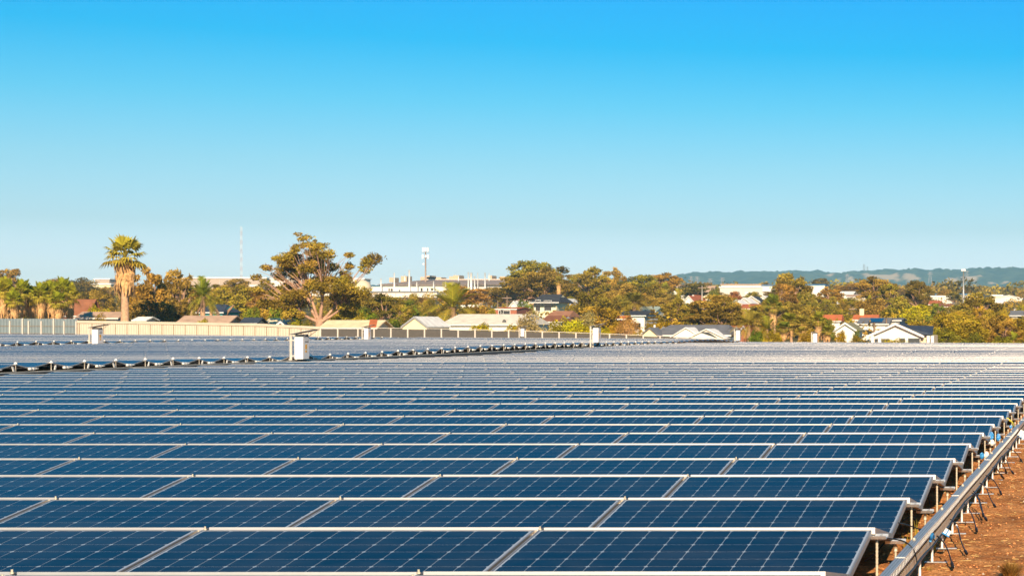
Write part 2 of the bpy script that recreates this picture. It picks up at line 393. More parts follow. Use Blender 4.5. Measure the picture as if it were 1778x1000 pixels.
for k in range(20, 94):
    for c in range(26):
        X = E3 - LEN / 2 - c * PITCH
        if X < visible_x0(k) - 6: continue
        for bk in (False, True): p3.append(panel_pose(k, X, bk, prnd))
tag(panel_mass('solar_panels', p1), 'far rows of blue solar panels in the near block, merging into pale bands', 'solar panels')
tag(panel_mass('solar_panels', p2), 'middle block of solar panels beyond the first dark walkway', 'solar panels')
tag(panel_mass('solar_panels', p3), 'farthest block of solar panels in front of the fences', 'solar panels')

# ---- mounting posts (threaded rod, ground sleeve, clamp plate)
def rod_mesh(h, name='rod'):
    mb = MB(); pts, rad = [], []; n = int(h / .011)
    for i in range(n + 1):
        z = -h + h * i / n; pts.append((0, 0, z)); rad.append(.0098 if i % 2 else .0078)
    mb.tube(pts, rad, M_rod, 7); return mb.mesh(name, True)
def plate_mesh():
    mb = MB()
    mb.box(-.062, .062, -.055, .055, -.004, 0, M_galv)
    mb.hexa([(-.062, -.062, -.004), (.062, -.062, -.004), (.062, -.055, -.004), (-.062, -.055, -.004), (-.062, -.074, .016), (.062, -.074, .016), (.062, -.068, .016), (-.062, -.068, .016)], M_galv)
    mb.hexa([(-.062, .055, -.004), (.062, .055, -.004), (.062, .062, -.004), (-.062, .062, -.004), (-.062, .068, .016), (.062, .068, .016), (.062, .074, .016), (-.062, .074, .016)], M_galv)
    return mb.mesh('clamp_plate')
def bolt_mesh():
    mb = MB(); mb.tube([(0, 0, 0), (0, 0, .007)], .010, M_galv, 6); mb.tube([(0, 0, .007), (0, 0, .02)], .005, M_galv, 6); return mb.mesh('bolt')
me_rod_r, me_rod_v = rod_mesh(.34), rod_mesh(.17)
me_plate, me_bolt = plate_mesh(), bolt_mesh()
mb = MB(); mb.tube([(0, 0, 0), (0, 0, .008)], .011, M_rod, 6); mb.tube([(0, 0, .008), (0, 0, .022)], .006, M_rod, 6); me_bolt_tan = mb.mesh('bolt')
mb = MB(); mb.box(-.0105, .0105, -.05, .02, 0, .006, M_rod); me_clampbar = mb.mesh('clamp_bar')
mb = MB(); mb.tube([(0, 0, 0), (0, 0, .07)], .0125, M_black, 8); me_sleeve = mb.mesh('sleeve', True)
mb = MB(); mb.tube([(0, 0, 0), (0, 0, .035), (0, 0, .045)], [.017, .017, .012], M_whiteplastic, 8); me_cap = mb.mesh('collar', True)
mb = MB(); mb.tube([(0, 0, 0), (0, 0, .035)], .013, M_rod, 8); me_nut = mb.mesh('coupling_nut', True)
POSTS = 0
def post(X, y, ztop, ridge, label, group='mounting posts under the panel corners', full=True):
    global POSTS; POSTS += 1
    g = gz(X, y); t_ = thing('mounting_post', label, 'mounting post', (X, y, g), (0, 0, 0), group)
    link('clamp_plate', me_plate, t_, (0, 0, ztop - g)); 
    if full:
        link('rod', me_rod_r if ridge else me_rod_v, t_, (0, 0, ztop - g - .0045))
        link('bolt', me_bolt, t_, (.03, .022, ztop - g)); link('bolt', me_bolt, t_, (.025, -.025, ztop - g))
        if ridge: link('collar', me_cap, t_, (0, 0, .012))
        else: link('sleeve', me_sleeve, t_, (0, 0, -.02))
        if not ridge: link('coupling_nut', me_nut, t_, (0, 0, ztop - g - .06))
    else:
        link('bolt', me_bolt_tan, t_, (0, .034, ztop - g + .03)); link('bolt', me_bolt_tan, t_, (0, -.05, ztop - g + .016)); link('clamp_bar', me_clampbar, t_, (0, -.05, ztop - g + .012))
        link('rod', me_rod_r, t_, (0, 0, ztop - g - .0045))
    return t_
for k in range(0, 14):
    X = EDGE + .028; y = row_y(k); z = gz(X, y) + float(undul(X, y))
    post(X, y, z + ZR - .048, True, 'tall ridge post at the dirt end of the %s solar row from the front' % nth(k + 1))
    yv = y - ROWP / 2
    post(X, yv, z + ZR - RISE - .05, False, 'short post with black foot at the dirt end before the %s ridge' % nth(k + 1))
for k in range(0, 16):
    for c in range(1, NB1):
        X = EDGE + .0115 - c * PITCH; y = row_y(k)
        if X < visible_x0(k) or X > .1 - .0425 * y: continue
        post(X, y, gz(X, y) + ZR - .036, True, 'clamp in the %s panel gap from the dirt end, %s ridge from the front' % (nth(c), nth(k + 1)), full=False)

# posts with white caps along the two walkways
def edge_post_meshes():
    mb = MB(); mb.tube([(0, 0, -.36), (0, 0, 0)], .016, M_conduit, 6); a = mb.mesh('rod', True)
    mb = MB(); mb.tube([(0, 0, -.005), (0, 0, .03), (0, 0, .06)], [.055, .05, .02], M_whiteplastic, 8); b_ = mb.mesh('white_cap', True)
    mb = MB(); mb.hexa([(-.01, -.03, -.12), (.01, -.03, -.12), (.01, .05, -.12), (-.01, .05, -.12), (-.01, -.10, .03), (.01, -.10, .03), (.01, -.02, .03), (-.01, -.02, .03)], M_whiteplastic); c = mb.mesh('white_tag')
    return a, b_, c
er, ec, et = edge_post_meshes()
def edge_posts(E, k0, k1, lab):
    n = 0
    for k in range(k0, k1):
        X = E + .04; y = row_y(k); z = gz(X, y) + float(undul(X, y)) + ZR; n += 1
        t_ = thing('mounting_post', lab % nth(n), 'mounting post', (X, y, gz(X, y)), (0, 0, 0), 'white capped posts along the walkways')
        h = z - gz(X, y)
        link('rod', er, t_, (0, 0, h)); link('white_cap', ec, t_, (0, 0, h + .01)); 
        sgn = 1 if (k * 7) % 5 > 1 else -1
        tg = link('white_tag', et, t_, (.03, .17 * sgn, h - .10)); tg.rotation_euler = (0, 0, 0 if sgn < 0 else pi)
edge_posts(E2, 24, 68, '%s white capped post from the left along the first dark walkway')
edge_posts(E3, 49, 92, '%s white capped post from the left along the far walkway below the fence')
# short valley plates along the walkways and the clamps of the rows beyond: too many and too small to pick apart
mb = MB()
for E, a, b_ in ((E2, 22, 72), (E3, 48, 94)):
    for k in range(a, b_):
        X = E + .03; y = row_y(k) - ROWP / 2; z = gz(X, y) + float(undul(X, y)) + ZR - RISE - .02
        for dy in (-.19, -.02, .16):
            mb.box(X - .03, X + .05, y + dy - .07, y + dy + .05, z - .03 + .02 * (dy > 0), z + .02 + .02 * (dy < .0), M_whiteplastic)
        mb.tube([(X, y, z - .2), (X, y, z)], .014, M_conduit, 5)
for k in range(16, N_ROWS1):
    for c in range(0, NB1):
        X = EDGE + .0115 - c * PITCH; y = row_y(k); z = gz(X, y) + float(undul(X, y)) + ZR
        zt = z if k < 36 else z - .03; mb.box(X - .04, X + .04, y - .04, y + .04, zt - .035, zt - .012, M_galv); mb.tube([(X, y, z - .36), (X, y, zt - .035)], .011, M_rod, 5)
        mb.tube([(X, y, zt - .012), (X, y, zt + .012)], .02, M_conduit, 5)
for k in range(24, 92):
    for c in range(1, 13):
        for E in (E2, E3):
            if E == E3 and k < 49: continue
            X = E + .03 - c * PITCH; y = row_y(k); z = gz(X, y) + float(undul(X, y)) + ZR
            if k < 86 or E == E3: mb.box(X - .04, X + .04, y - .03, y + .03, z - .05, z - .02, M_galv)
tag(mb.build('mounting_posts'), 'small clamps and white valley plates of the far rows', 'mounting posts', kind='stuff')

# ---- cable tray along the dirt end
def cable_tray():
    XL = -1.243; zt = .237
    t_ = thing('cable_tray', 'long perforated steel cable tray on short legs beside the dirt', 'cable tray', (XL, 11, 0))
    segs = [9.2 + 2.05 * i for i in range(26)]
    M_perf = bpy.data.materials.new('perforated_steel'); M_perf.use_nodes = True; t = M_perf.node_tree; b = t.nodes['Principled BSDF']
    b.inputs['Metallic'].default_value = .75; b.inputs['Roughness'].default_value = .5
    tc = N(t, 'ShaderNodeTexCoord'); mp = N(t, 'ShaderNodeMapping'); mp.inputs['Scale'].default_value = (55, 45, 0); t.links.new(tc.outputs['Object'], mp.inputs[0])
    vo = N(t, 'ShaderNodeTexVoronoi', voronoi_dimensions='2D'); vo.inputs['Randomness'].default_value = 0; vo.inputs['Scale'].default_value = 1; t.links.new(mp.outputs[0], vo.inputs['Vector'])
    c_ = N(t, 'ShaderNodeValToRGB'); c_.color_ramp.elements[0].position = .18; c_.color_ramp.elements[0].color = (.10, .11, .12, 1)
    c_.color_ramp.elements[1].position = .26; c_.color_ramp.elements[1].color = (.56, .54, .51, 1); t.links.new(vo.outputs['Distance'], c_.inputs[0]); t.links.new(c_.outputs[0], b.inputs['Base Color'])
    for i, y0 in enumerate(segs):
        y1 = y0 + 2.05 - .004; j = .003 * (i % 2); w = .056
        mb = MB(); mb.box(0, w, y0 - 11, y1 - 11, zt - .003 + j, zt + j, M_perf)
        mb.box(-.002, 0, y0 - 11, y1 - 11, zt - .045 + j, zt - .0032 + j, M_galv)
        mb.box(-.003, w + .003, y0 - 11, y0 - 11 + .012, zt + j + .0005, zt + j + .003, M_galv)      # joint strap
        lid = mb.build('lid', t_)
        if i < 8:                                                # slotted lip: rails and the bars between the slots
            mb = MB(); x0, x1 = w, w + .0025
            mb.box(x0, x1, y0 - 11, y1 - 11, zt - .009 + j, zt + j, M_zinc); mb.box(x0, x1, y0 - 11, y1 - 11, zt - .046 + j, zt - .038 + j, M_zinc)
            n = 27
            for q in range(n):
                yy = y0 - 11 + 2.046 * q / n; mb.box(x0, x1, yy, yy + .025, zt - .038 + j, zt - .009 + j, M_zinc)
            mb.build('slotted_lip', lid)
        else:
            mb = MB(); mb.box(w, w + .0025, y0 - 11, y1 - 11, zt - .046 + j, zt + j, M_galv); mb.build('slotted_lip', lid)
        mb = MB(); mb.box(.006, .0085, y0 - 11, y1 - 11, .112, zt - .012, M_tan); mb.box(.050, .0525, y0 - 11, y1 - 11, .112, zt - .078, M_tan)
        mb.box(.0085, .050, y0 - 11, y1 - 11, .112, .115, M_tan)
        mb.box(.0525, .068, y0 - 11, y1 - 11, .112, .1145, M_alu)
        mb.build('channel', t_)
        mb = MB(); mb.tube([(.02, y0 - 11 + .9, zt + j), (.02, y0 - 11 + .9, zt + j + .012), (.02, y0 - 11 + .9, zt + j + .016)], [.011, .011, .006], M_rod, 7); mb.build('lid_screw', lid, True)
    mb = MB(); mb.tube([(0, 0, 0), (0, 0, .111)], .0085, M_whiteplastic, 7); ml = mb.mesh('leg', True)
    mb = MB(); mb.box(-.05, .105, -.022, .022, 0, .005, M_galv); mf = mb.mesh('foot_plate')
    y = 10.3; i = 0
    while y < 48:
        x = .062 + .004 * sin(i * 2.3)
        l = link('leg', ml, t_, (x, y - 11, .001)); f = link('foot_plate', mf, l, (0, 0, .004), (0, 0, radians(4 * sin(i * 1.7))))
        y += .86 + .12 * sin(i * 1.9); i += 1
    return t_
cable_tray()
# cable trays along the walkways
M_aisle_dark = mat('aisle_painted_shade', (.035, .03, .027), .9, var=.3, vscale=1.5)  # dark sheet added over the sunlit walkway dirt as painted-in shade
def walkway_tray(E, y0, y1, label):
    t_ = thing('cable_tray', label, 'cable tray', (E, y0, gz(E, y0)))
    mb = MB(); ml = MB(); st = 3.0; y = y0
    while y < y1:
        a, c = gz(E, y), gz(E, y + st); g0 = gz(E, y0)
        X0, X1 = .16, .46
        mb.hexa([(X0, y - y0, a - g0 + .02), (X1, y - y0, a - g0 + .02), (X1, y - y0 + st, c - g0 + .02), (X0, y - y0 + st, c - g0 + .02), (X0, y - y0, a - g0 + .088), (X1, y - y0, a - g0 + .088), (X1, y - y0 + st, c - g0 + .088), (X0, y - y0 + st, c - g0 + .088)], M_black)
        ml.hexa([(X0 - .1, y - y0, a - g0 + .09), (X0 + .04, y - y0, a - g0 + .09), (X0 + .04, y - y0 + st - .02, c - g0 + .09), (X0 - .1, y - y0 + st - .02, c - g0 + .09), (X0 - .1, y - y0, a - g0 + .125), (X0 + .04, y - y0, a - g0 + .125), (X0 + .04, y - y0 + st - .02, c - g0 + .125), (X0 - .1, y - y0 + st - .02, c - g0 + .125)], M_conduit)
        y += st
    mb.build('cable_bundle', t_); ml.build('tray_rail', t_); mm = MB(); y = y0
    while y < y1:
        a, c = gz(E, y) - g0 + .03, gz(E, y + st) - g0 + .03
        mm.hexa([(.47, y - y0, a - .08), (2.6, y - y0, a - .08), (2.6, y - y0 + st, c - .08), (.47, y - y0 + st, c - .08), (.47, y - y0, a), (2.6, y - y0, a), (2.6, y - y0 + st, c), (.47, y - y0 + st, c)], M_aisle_dark)
        y += st
    mm.build('shade_strip', t_)
walkway_tray(E2, 50, 150, 'dark cable bundle with a pale rail along the first walkway')
walkway_tray(E3, 105, 200, 'thin dark cable bundle along the far walkway below the fence')

# ---- cables hanging off the tray on to the dirt
def ground_pt(px, py):
    D = HC * F / (py - HY); return Vector((WX(px, D), D, 0))
CAB = [((1622, 930), (1655, 990)), ((1644, 901), (1682, 970)), ((1659, 873), (1697, 929)), ((1675, 855), (1716, 910)), ((1677, 852), (1708, 902)),
       ((1689, 838), (1731, 886)), ((1703, 825), (1739, 861)), ((1714, 811), (1742, 831)), ((1721, 801), (1747, 822)), ((1732, 792), (1761, 826)), ((1746, 778), (1774, 803))]
CABLAB = ['lowest in the picture, ending beside the fourth leg', 'crossing the hanging white and blue tag', 'white banded, ending past the tray legs', 'long one reaching far on to the dirt',
          'short one beside the long cable', 'with a bent middle lying towards the open dirt', 'sixth one up from the white and blue tag', 'close pair, lower one by the dry straw', 'close pair, upper one by the dry straw', 'second from the farthest white tag', 'right below the farthest white tag']
for i, (a, e) in enumerate(CAB):
    D = (HC - .15) * F / (a[1] - HY); p0 = Vector((-1.172, D, .15)); p1 = ground_pt(*e); 
    t_ = thing('connector_cable', 'black connector cable hanging from the tray: ' + CABLAB[i], 'cable', p0, group='connector cables hanging off the tray')
    d = p1 - p0; pts = []
    for q in range(9):
        s = q / 8; p = d * s; p.z = -.15 * (s ** 1.35) + .012 * sin(s * pi) + .012 * s; p.x += .012 * sin(s * pi * (1 + i % 2)) ; pts.append(p)
    MB().tube(pts[:8], .005, M_black, 6).build('cord', t_, True)
    q = (pts[8] - pts[7]).normalized(); c0 = pts[7]
    L = .075; MB().tube([c0 - q * .01, c0, c0 + q * .012, c0 + q * L, c0 + q * (L + .005)], [.005, .010, .0118, .0105, .006], M_black, 8).build('connector', t_, True)
    if i in (1, 2, 5): MB().tube([pts[2], pts[2] + (pts[3] - pts[2]) * .7], .0065, M_whiteplastic, 7).build('white_band', t_, True)
mb = MB(); pts = []
for q in range(46):
    y = 10.2 + q * .42; pts.append((-1.158 + .006 * sin(q * .9), y, .150 + .012 * sin(q * .55 + 1) - .008 * (q % 3 == 0)))
mb.tube(pts, .0075, M_black, 6); tag(mb.build('trunk_cable', None, True), 'long black cable running along the side of the steel tray', 'cable')
for lab, pa in (('black cable looping over the tray from the second row of panels', [(1537, 934), (1552, 935), (1572, 939), (1587, 952), (1593, 975), (1592, 998)]),
                ('black cable looping over the tray just past the blue clip', [(1560, 907), (1590, 915), (1606, 924), (1620, 933), (1628, 945)])):
    pts = []
    for q, (px, py) in enumerate(pa):
        Xc = [-1.39, -1.32, -1.235, -1.18, -1.165, -1.16][q]; D = Xc * F / (px - CX); pts.append((Xc, D, max(.012, WZ(py, D))))
    fine = [];
    for q in range(len(pts) - 1):
        for s in (0, .33, .66): fine.append(Vector(pts[q]).lerp(Vector(pts[q + 1]), s))
    fine.append(Vector(pts[-1]))
    for _ in range(2): fine = [fine[0]] + [(fine[j - 1] + fine[j] * 2 + fine[j + 1]) / 4 for j in range(1, len(fine) - 1)] + [fine[-1]]
    tag(MB().tube(fine, .0045, M_black, 6).build('loop_cable', None, True), lab, 'cable')
# cables drooping under the end panels
for i in range(10):
    k = i // 2; y = row_y(k) - .3 - .35 * (i % 2); X = EDGE - .05
    pts = [(X - .02 * s + .03 * sin(s * 2.1 + i), y + .10 * s * (1 if i % 2 else -1), .262 - .02 * (i % 2) - .235 * (s / 6) ** (1.2 + .3 * (i % 3))) for s in range(7)]
    tag(MB().tube(pts, .0038, M_black, 5).build('drooping_cable', None, True), '%s thin cable drooping under the end panel of the %s row' % ('front' if i % 2 else 'rear', nth(k + 1)), 'cable', 'cables drooping under the end panels')
# blue clip, hanging tags, blue wraps
D = (HC - .2) * F / (925 - HY)
pts = [(-1.178, D - .14 + .045 * q, .165 + .03 * sin(q / 5 * pi)) for q in range(6)]
tag(MB().tube(pts, .011, M_blueplastic, 7).build('blue_clip', None, True), 'blue plastic clip arched over the side of the steel tray', 'clip')
def hang_tag(px, py, D, s, lab):
    p = P(px, py, D); t_ = thing('paper_tag', lab, 'tag', p, (radians(8), radians(32), radians(12)))
    MB().box(-s, s, -.001, .001, -s * .75, s * .75, M_whiteplastic).build('sheet', t_)
    MB().box(-s - .004, s + .004, -.0022, .0022, -s * .75 - .009, -s * .75 - .0004, M_blueplastic).build('blue_edge', t_)
    MB().box(-.004, .004, -.0035, -.0012, -s * .74, s * .74, M_blueplastic).build('blue_stripe', t_)
hang_tag(1645, 923, 13.15, .024, 'white tag with blue stripe hanging below the steel tray')
hang_tag(1776, 754, 25.2, .058, 'pale blue tag at the right picture border behind the tray legs')
def crumple(name, px, py, D, sx, sz, m, lab, cat, seed):
    r = np.random.default_rng(seed); c = P(px, py, D); v, f = [], []; nu, nv = 12, 8
    for i in range(nv + 1):
        for j in range(nu):
            th = pi * i / nv; ph = 2 * pi * j / nu; q = 1 + r.normal(0, .16)
            v.append((sx * q * sin(th) * cos(ph), sx * .6 * q * sin(th) * sin(ph), sz * (1 + r.normal(0, .08)) * cos(th)))
    for i in range(nv):
        for j in range(nu): f.append((i * nu + j, i * nu + (j + 1) % nu, (i + 1) * nu + (j + 1) % nu, (i + 1) * nu + j))
    me = np_mesh(name, v, f, [m]); o = link(name, me, None, c); return tag(o, lab, cat)
crumple('blue_wrap', 1721, 757, 22.6, .028, .052, M_blueplastic, 'bright blue plastic wrap hanging on the seventh ridge post', 'plastic wrap', 3)
crumple('blue_wrap', 1733.5, 759, 22.9, .026, .045, M_blueplastic, 'darker blue plastic wrap just right of the seventh ridge post', 'plastic wrap', 4)
crumple('white_wrap', 1722.5, 768, 22.4, .030, .034, M_whiteplastic, 'white paper wrap hanging under the bright blue plastic', 'plastic wrap', 5)
crumple('blue_wrap', 1705, 791, 20.4, .026, .034, M_blueplastic, 'blue plastic scrap on the ground behind the tray, nearest the camera', 'plastic wrap', 6)
crumple('white_wrap', 1713, 789, 20.5, .026, .034, M_whiteplastic, 'white plastic scrap beside the nearest blue scrap behind the tray', 'plastic wrap', 7)
crumple('blue_wrap', 1755, 741, 24.5, .018, .024, M_blueplastic, 'small blue scrap behind the tray, farthest of the blue ones', 'plastic wrap', 8)
o = MB().tube([(-1.38, 26.6, .31), (-1.30, 26.3, .27), (-1.26, 26.1, .2)], .014, M_yellow, 7).build('yellow_sleeve', None, True); tag(o, 'yellow cable sleeve at the end of the ninth row', 'cable sleeve')

# ---- dirt litter: clods and straw (uncountable)
def litter():
    n = 6500; y = 9.8 + 26 * rng.random(n) ** 1.6; x = -1.75 + 1.95 * rng.random(n); v, f = [], []; mi = []
    for i in range(n):
        s = .0022 + .0065 * rng.random() ** 4; z = .0
        if rng.random() < .84:
            k = len(v); base = [(-1, -1, -.6), (1, -1, -.5), (.9, 1, -.6), (-1, .8, -.6), (-.6, -.5, .7), (.6, -.6, .8), (.5, .6, .6), (-.5, .5, .8)]
            for p in base: v.append((x[i] + s * (p[0] + rng.normal(0, .25)), y[i] + s * (p[1] + rng.normal(0, .25)), z + s * p[2] + .004))
            for q in ((4, 5, 6, 7), (0, 1, 5, 4), (1, 2, 6, 5), (2, 3, 7, 6), (3, 0, 4, 7)): f.append([k + a for a in q]); mi.append(0 if i % 9 else 1)
        else:
            k = len(v); a = rng.random() * pi; L = .008 + .022 * rng.random() ** 2; w = .0014; dx, dy = cos(a) * L, sin(a) * L * 1.3
            zz = .008 + .012 * rng.random(); 
            v += [(x[i] - dx, y[i] - dy, zz), (x[i] - dx + w, y[i] - dy + w, zz + .004), (x[i] + dx + w, y[i] + dy + w, zz + .006), (x[i] + dx, y[i] + dy, zz + .002)]
            f.append([k, k + 1, k + 2, k + 3]); mi.append(2)
    mats = [mat('clod', (.52, .21, .075), .95, var=.35, vscale=9), mat('pale_stone', (.42, .33, .24), .9), mat('straw', (.50, .33, .12), .8)]
    tag(link('dirt_litter', np_mesh('dirt_litter', v, f, mats, mi)), 'small clods, pale stones and straw scattered over the red dirt', 'litter', kind='stuff')
litter()

# ================================================================== beyond the array
# ------------------------------------------------------------------ foliage materials and tree builders
def foliage_mat():
    m = bpy.data.materials.new('foliage'); m.use_nodes = True; t = m.node_tree; t.nodes.clear()
    oi = N(t, 'ShaderNodeObjectInfo'); at = N(t, 'ShaderNodeAttribute'); at.attribute_name = 'tint'
    a2 = N(t, 'ShaderNodeAttribute'); a2.attribute_name = 'dry'
    hs = N(t, 'ShaderNodeMix', data_type='RGBA'); hs.inputs[7].default_value = (.43, .24, .055, 1)
    t.links.new(a2.outputs['Fac'], hs.inputs[0]); t.links.new(oi.outputs['Color'], hs.inputs[6])
    ml = N(t, 'ShaderNodeVectorMath', operation='SCALE'); t.links.new(hs.outputs[2], ml.inputs[0]); t.links.new(at.outputs['Fac'], ml.inputs[3])
    d = N(t, 'ShaderNodeBsdfDiffuse'); tr = N(t, 'ShaderNodeBsdfTranslucent'); mx = N(t, 'ShaderNodeMixShader'); mx.inputs[0].default_value = .15
    t.links.new(ml.outputs[0], d.inputs[0]); t.links.new(ml.outputs[0], tr.inputs[0]); t.links.new(d.outputs[0], mx.inputs[1]); t.links.new(tr.outputs[0], mx.inputs[2])
    o = N(t, 'ShaderNodeOutputMaterial'); t.links.new(mx.outputs[0], o.inputs[0]); return m
M_leaf = foliage_mat()
M_bark = mat('pale_bark', (.42, .25, .165), .85, var=.35, vscale=2.5)
M_bark_dark = mat('dark_bark', (.17, .11, .075), .9, var=.3, vscale=2.5)
M_palmtrunk = mat('palm_trunk', (.48, .29, .17), .9, var=.25, vscale=5)
M_skirt = mat('dead_fronds', (.58, .34, .14), .9, var=.35, vscale=3)

def leaf_mesh(name, clumps, leaf, r, dry=.12, flat=.0):
    """clumps: rows cx cy cz rx ry rz n; leaf-sized rhombs through each clump's outer volume"""
    C, T, DR = [], [], []
    for cx, cy, cz, rx, ry, rz, n in clumps:
        n = int(n); d = r.normal(size=(n, 3)); d /= np.linalg.norm(d, axis=1)[:, None]
        rad = (.40 + .60 * r.random(n) ** .6 + (r.random(n) < .14) * r.uniform(0, .35, n))[:, None]
        lump = 1 + .22 * np.sin(d[:, :1] * 5 + cx * 3) * np.cos(d[:, 2:] * 4 + cy)
        C.append(np.array([cx, cy, cz]) + d * rad * lump * np.array([rx, ry, rz]))
        ct = r.uniform(.5, 1.42); T.append(ct * r.uniform(.65, 1.35, n)); DR.append(np.clip(r.normal(dry * r.uniform(.2, 2.2), .12, n), 0, .9))
    C = np.vstack(C); T = np.concatenate(T); DR = np.concatenate(DR); n = len(C)
    u = r.normal(size=(n, 3)); u[:, 2] *= .7; u /= np.linalg.norm(u, axis=1)[:, None]
    w = np.cross(u, r.normal(size=(n, 3))); w /= np.linalg.norm(w, axis=1)[:, None]
    s = leaf * r.uniform(.55, 1.35, n)[:, None]
    V = np.stack([C - u * s, C + w * s * .45 + u * s * .1, C + u * s, C - w * s * .45 - u * s * .05], 1).reshape(-1, 3)
    f = np.arange(4 * n).reshape(-1, 4)
    return np_mesh(name, V, f, [M_leaf], attrs={'tint': ('FACE', T), 'dry': ('FACE', DR)})
def limbs(clumps, base, fork, r0, m, r, thin=1.0, lead=None, n=6):
    mb = MB(); base = Vector(base); fork = Vector(fork)
    mb.tube([base - Vector((0, 0, .3)), base, base.lerp(fork, .5) + Vector((r.normal(0, .06), r.normal(0, .06), 0)), fork], [r0 * 1.35, r0 * 1.15, r0 * .95, r0 * .8], m, n + 2)
    for c in clumps:
        e = Vector(c[:3]); d = e - fork; L = d.length
        mid = fork + Vector((d.x * .42 + r.normal(0, .05) * L, d.y * .42 + r.normal(0, .05) * L, d.z * (.5 + r.uniform(-.06, .16))))
        q = [fork.lerp(base, .12 * r.random())]
        for s in (.25, .5, .75, 1.0):
            p = fork * (1 - s) ** 2 + mid * 2 * s * (1 - s) + e * s * s; q.append(p + Vector(r.normal(0, .012 * L, 3)))
        a = r0 * .50 * thin * r.uniform(.7, 1.15)
        mb.tube(q, [a, a * .8, a * .58, a * .38, a * .15], m, n - 1, cap=False)
    return mb.mesh('trunk', True)
def dome(n, r, H, W, z0, mode):
    """clump centres and sizes for a crown H high, W wide"""
    out = []
    n = int(n * 1.8)
    for i in range(n):
        for _ in range(60):
            x, y = r.uniform(-1, 1, 2); z = r.uniform(0, 1)
            if mode == 'dense': ok = .30 < x * x + y * y + (z * 1.05 - .30) ** 2 * 1.6 < .80
            elif mode == 'gum': ok = .35 < x * x + y * y + (z - .25) ** 2 * 1.3 < .90
            elif mode == 'umb': ok = x * x + y * y < .92 and abs(z - (1.0 - .5 * (x * x + y * y) - .28 * (i % 3))) < .10
            else: ok = x * x + y * y + z * z * .9 < .85
            if ok: break
        s = {'dense': .235, 'gum': .155, 'umb': .20, 'bush': .28}[mode] * r.uniform(.7, 1.25)
        fl = {'dense': .75, 'gum': .62, 'umb': .38, 'bush': .8}[mode]
        out.append((x * W / 2 * .86, y * W / 2 * .86, z0 + z * (H - z0) * .88, s * W / 2 * 1.1, s * W / 2 * 1.1, s * W / 2 * 1.1 * fl))
    return out
PROTO = {}
def proto(key, mode, seed, H=10., W=10., n=26, leaves=4200, leaf=.26, z0=.25, bark=None, r0=.28, dry=.12, limb=True, fork=.28):
    r = np.random.default_rng(seed); cl = dome(n, r, H, W, H * z0, mode)
    vol = np.array([c[3] * c[4] for c in cl]); ns = leaves * 1.35 * vol / vol.sum()
    crown = leaf_mesh('crown', [(*c, k) for c, k in zip(cl, ns)], leaf, r, dry)
    tr = limbs(cl, (0, 0, 0), (r.normal(0, .15), r.normal(0, .15), H * fork), r0, bark or M_bark_dark, r) if limb else None
    PROTO[key] = (crown, tr, H, W)
proto('gumA', 'gum', 1, n=34, leaves=4600, bark=M_bark, r0=.34, z0=.32, dry=.2)
proto('gumB', 'gum', 2, n=30, leaves=4200, bark=M_bark, r0=.30, z0=.25, dry=.25)
proto('gumC', 'gum', 3, n=38, leaves=5200, bark=M_bark, r0=.32, z0=.30, dry=.15)
proto('denseA', 'dense', 4, n=30, leaves=6000, z0=.12)
proto('denseB', 'dense', 5, n=34, leaves=6000, z0=.10, dry=.2)
proto('denseC', 'dense', 6, n=26, leaves=5600, z0=.15, dry=.08)
proto('umbA', 'umb', 7, W=12, n=30, leaves=5400, bark=M_bark, z0=.38, r0=.3)
proto('umbB', 'umb', 8, W=12, n=34, leaves=5600, bark=M_bark, z0=.30, r0=.3, dry=.2)
proto('umbC', 'umb', 9, W=12, n=26, leaves=4800, bark=M_bark, z0=.45, r0=.32)
proto('bushA', 'bush', 10, H=5, W=7, n=20, leaves=3000, leaf=.2, z0=.02, limb=False)
proto('bushB', 'bush', 12, H=5, W=7, n=24, leaves=3400, leaf=.18, z0=.02, limb=False, dry=.2)
proto('bushC', 'bush', 13, H=5, W=6, n=18, leaves=2800, leaf=.2, z0=.02, limb=False, dry=.05)
def conifer(key, seed, H, W, tiers, nleaf, up):
    r = np.random.default_rng(seed); cl = []; 
    for i in range(tiers):
        f = i / (tiers - 1); z = H * (.18 + .8 * f); rad = W / 2 * (1 - f) ** .8 + .12
        k = max(3, int(7 * (1 - f) + 3))
        for j in range(k):
            a = 2 * pi * j / k + i; cl.append((cos(a) * rad * .6, sin(a) * rad * .6, z + up * rad * .2, rad * .42, rad * .42, .22 * H / tiers, nleaf))
    crown = leaf_mesh('crown', cl, .17, r, .04)
    mb = MB(); mb.tube([(0, 0, -.3), (0, 0, H * .5), (0, 0, H * .97)], [.22, .14, .03], M_bark_dark, 7); PROTO[key] = (crown, mb.mesh('trunk', True), H, W)
conifer('conifer', 21, 9, 6, 9, 70, 1)
conifer('cypress', 22, 9, 3.2, 12, 90, 2)
def barebush():
    r = np.random.default_rng(31); mb = MB(); cl = []
    for i in range(110):
        a = r.uniform(0, 2 * pi); sp = r.random() ** .7; e = Vector((cos(a) * sp * 3.3, sin(a) * sp * 3.3, 4.6 * (1 - .45 * sp * sp) * r.uniform(.75, 1)))
        mid = Vector((e.x * .35, e.y * .35, e.z * .55)); b0 = Vector((r.normal(0, .2), r.normal(0, .2), -.1))
        mb.tube([b0, mid, e.lerp(mid, .4), e], [.06, .045, .03, .012], M_skirt, 4, cap=False)
        cl.append((e.x, e.y, e.z, .5, .5, .5, 26))
    PROTO['bare'] = (leaf_mesh('crown', cl, .13, r, .75), mb.mesh('trunk', True), 4.8, 7)
barebush()

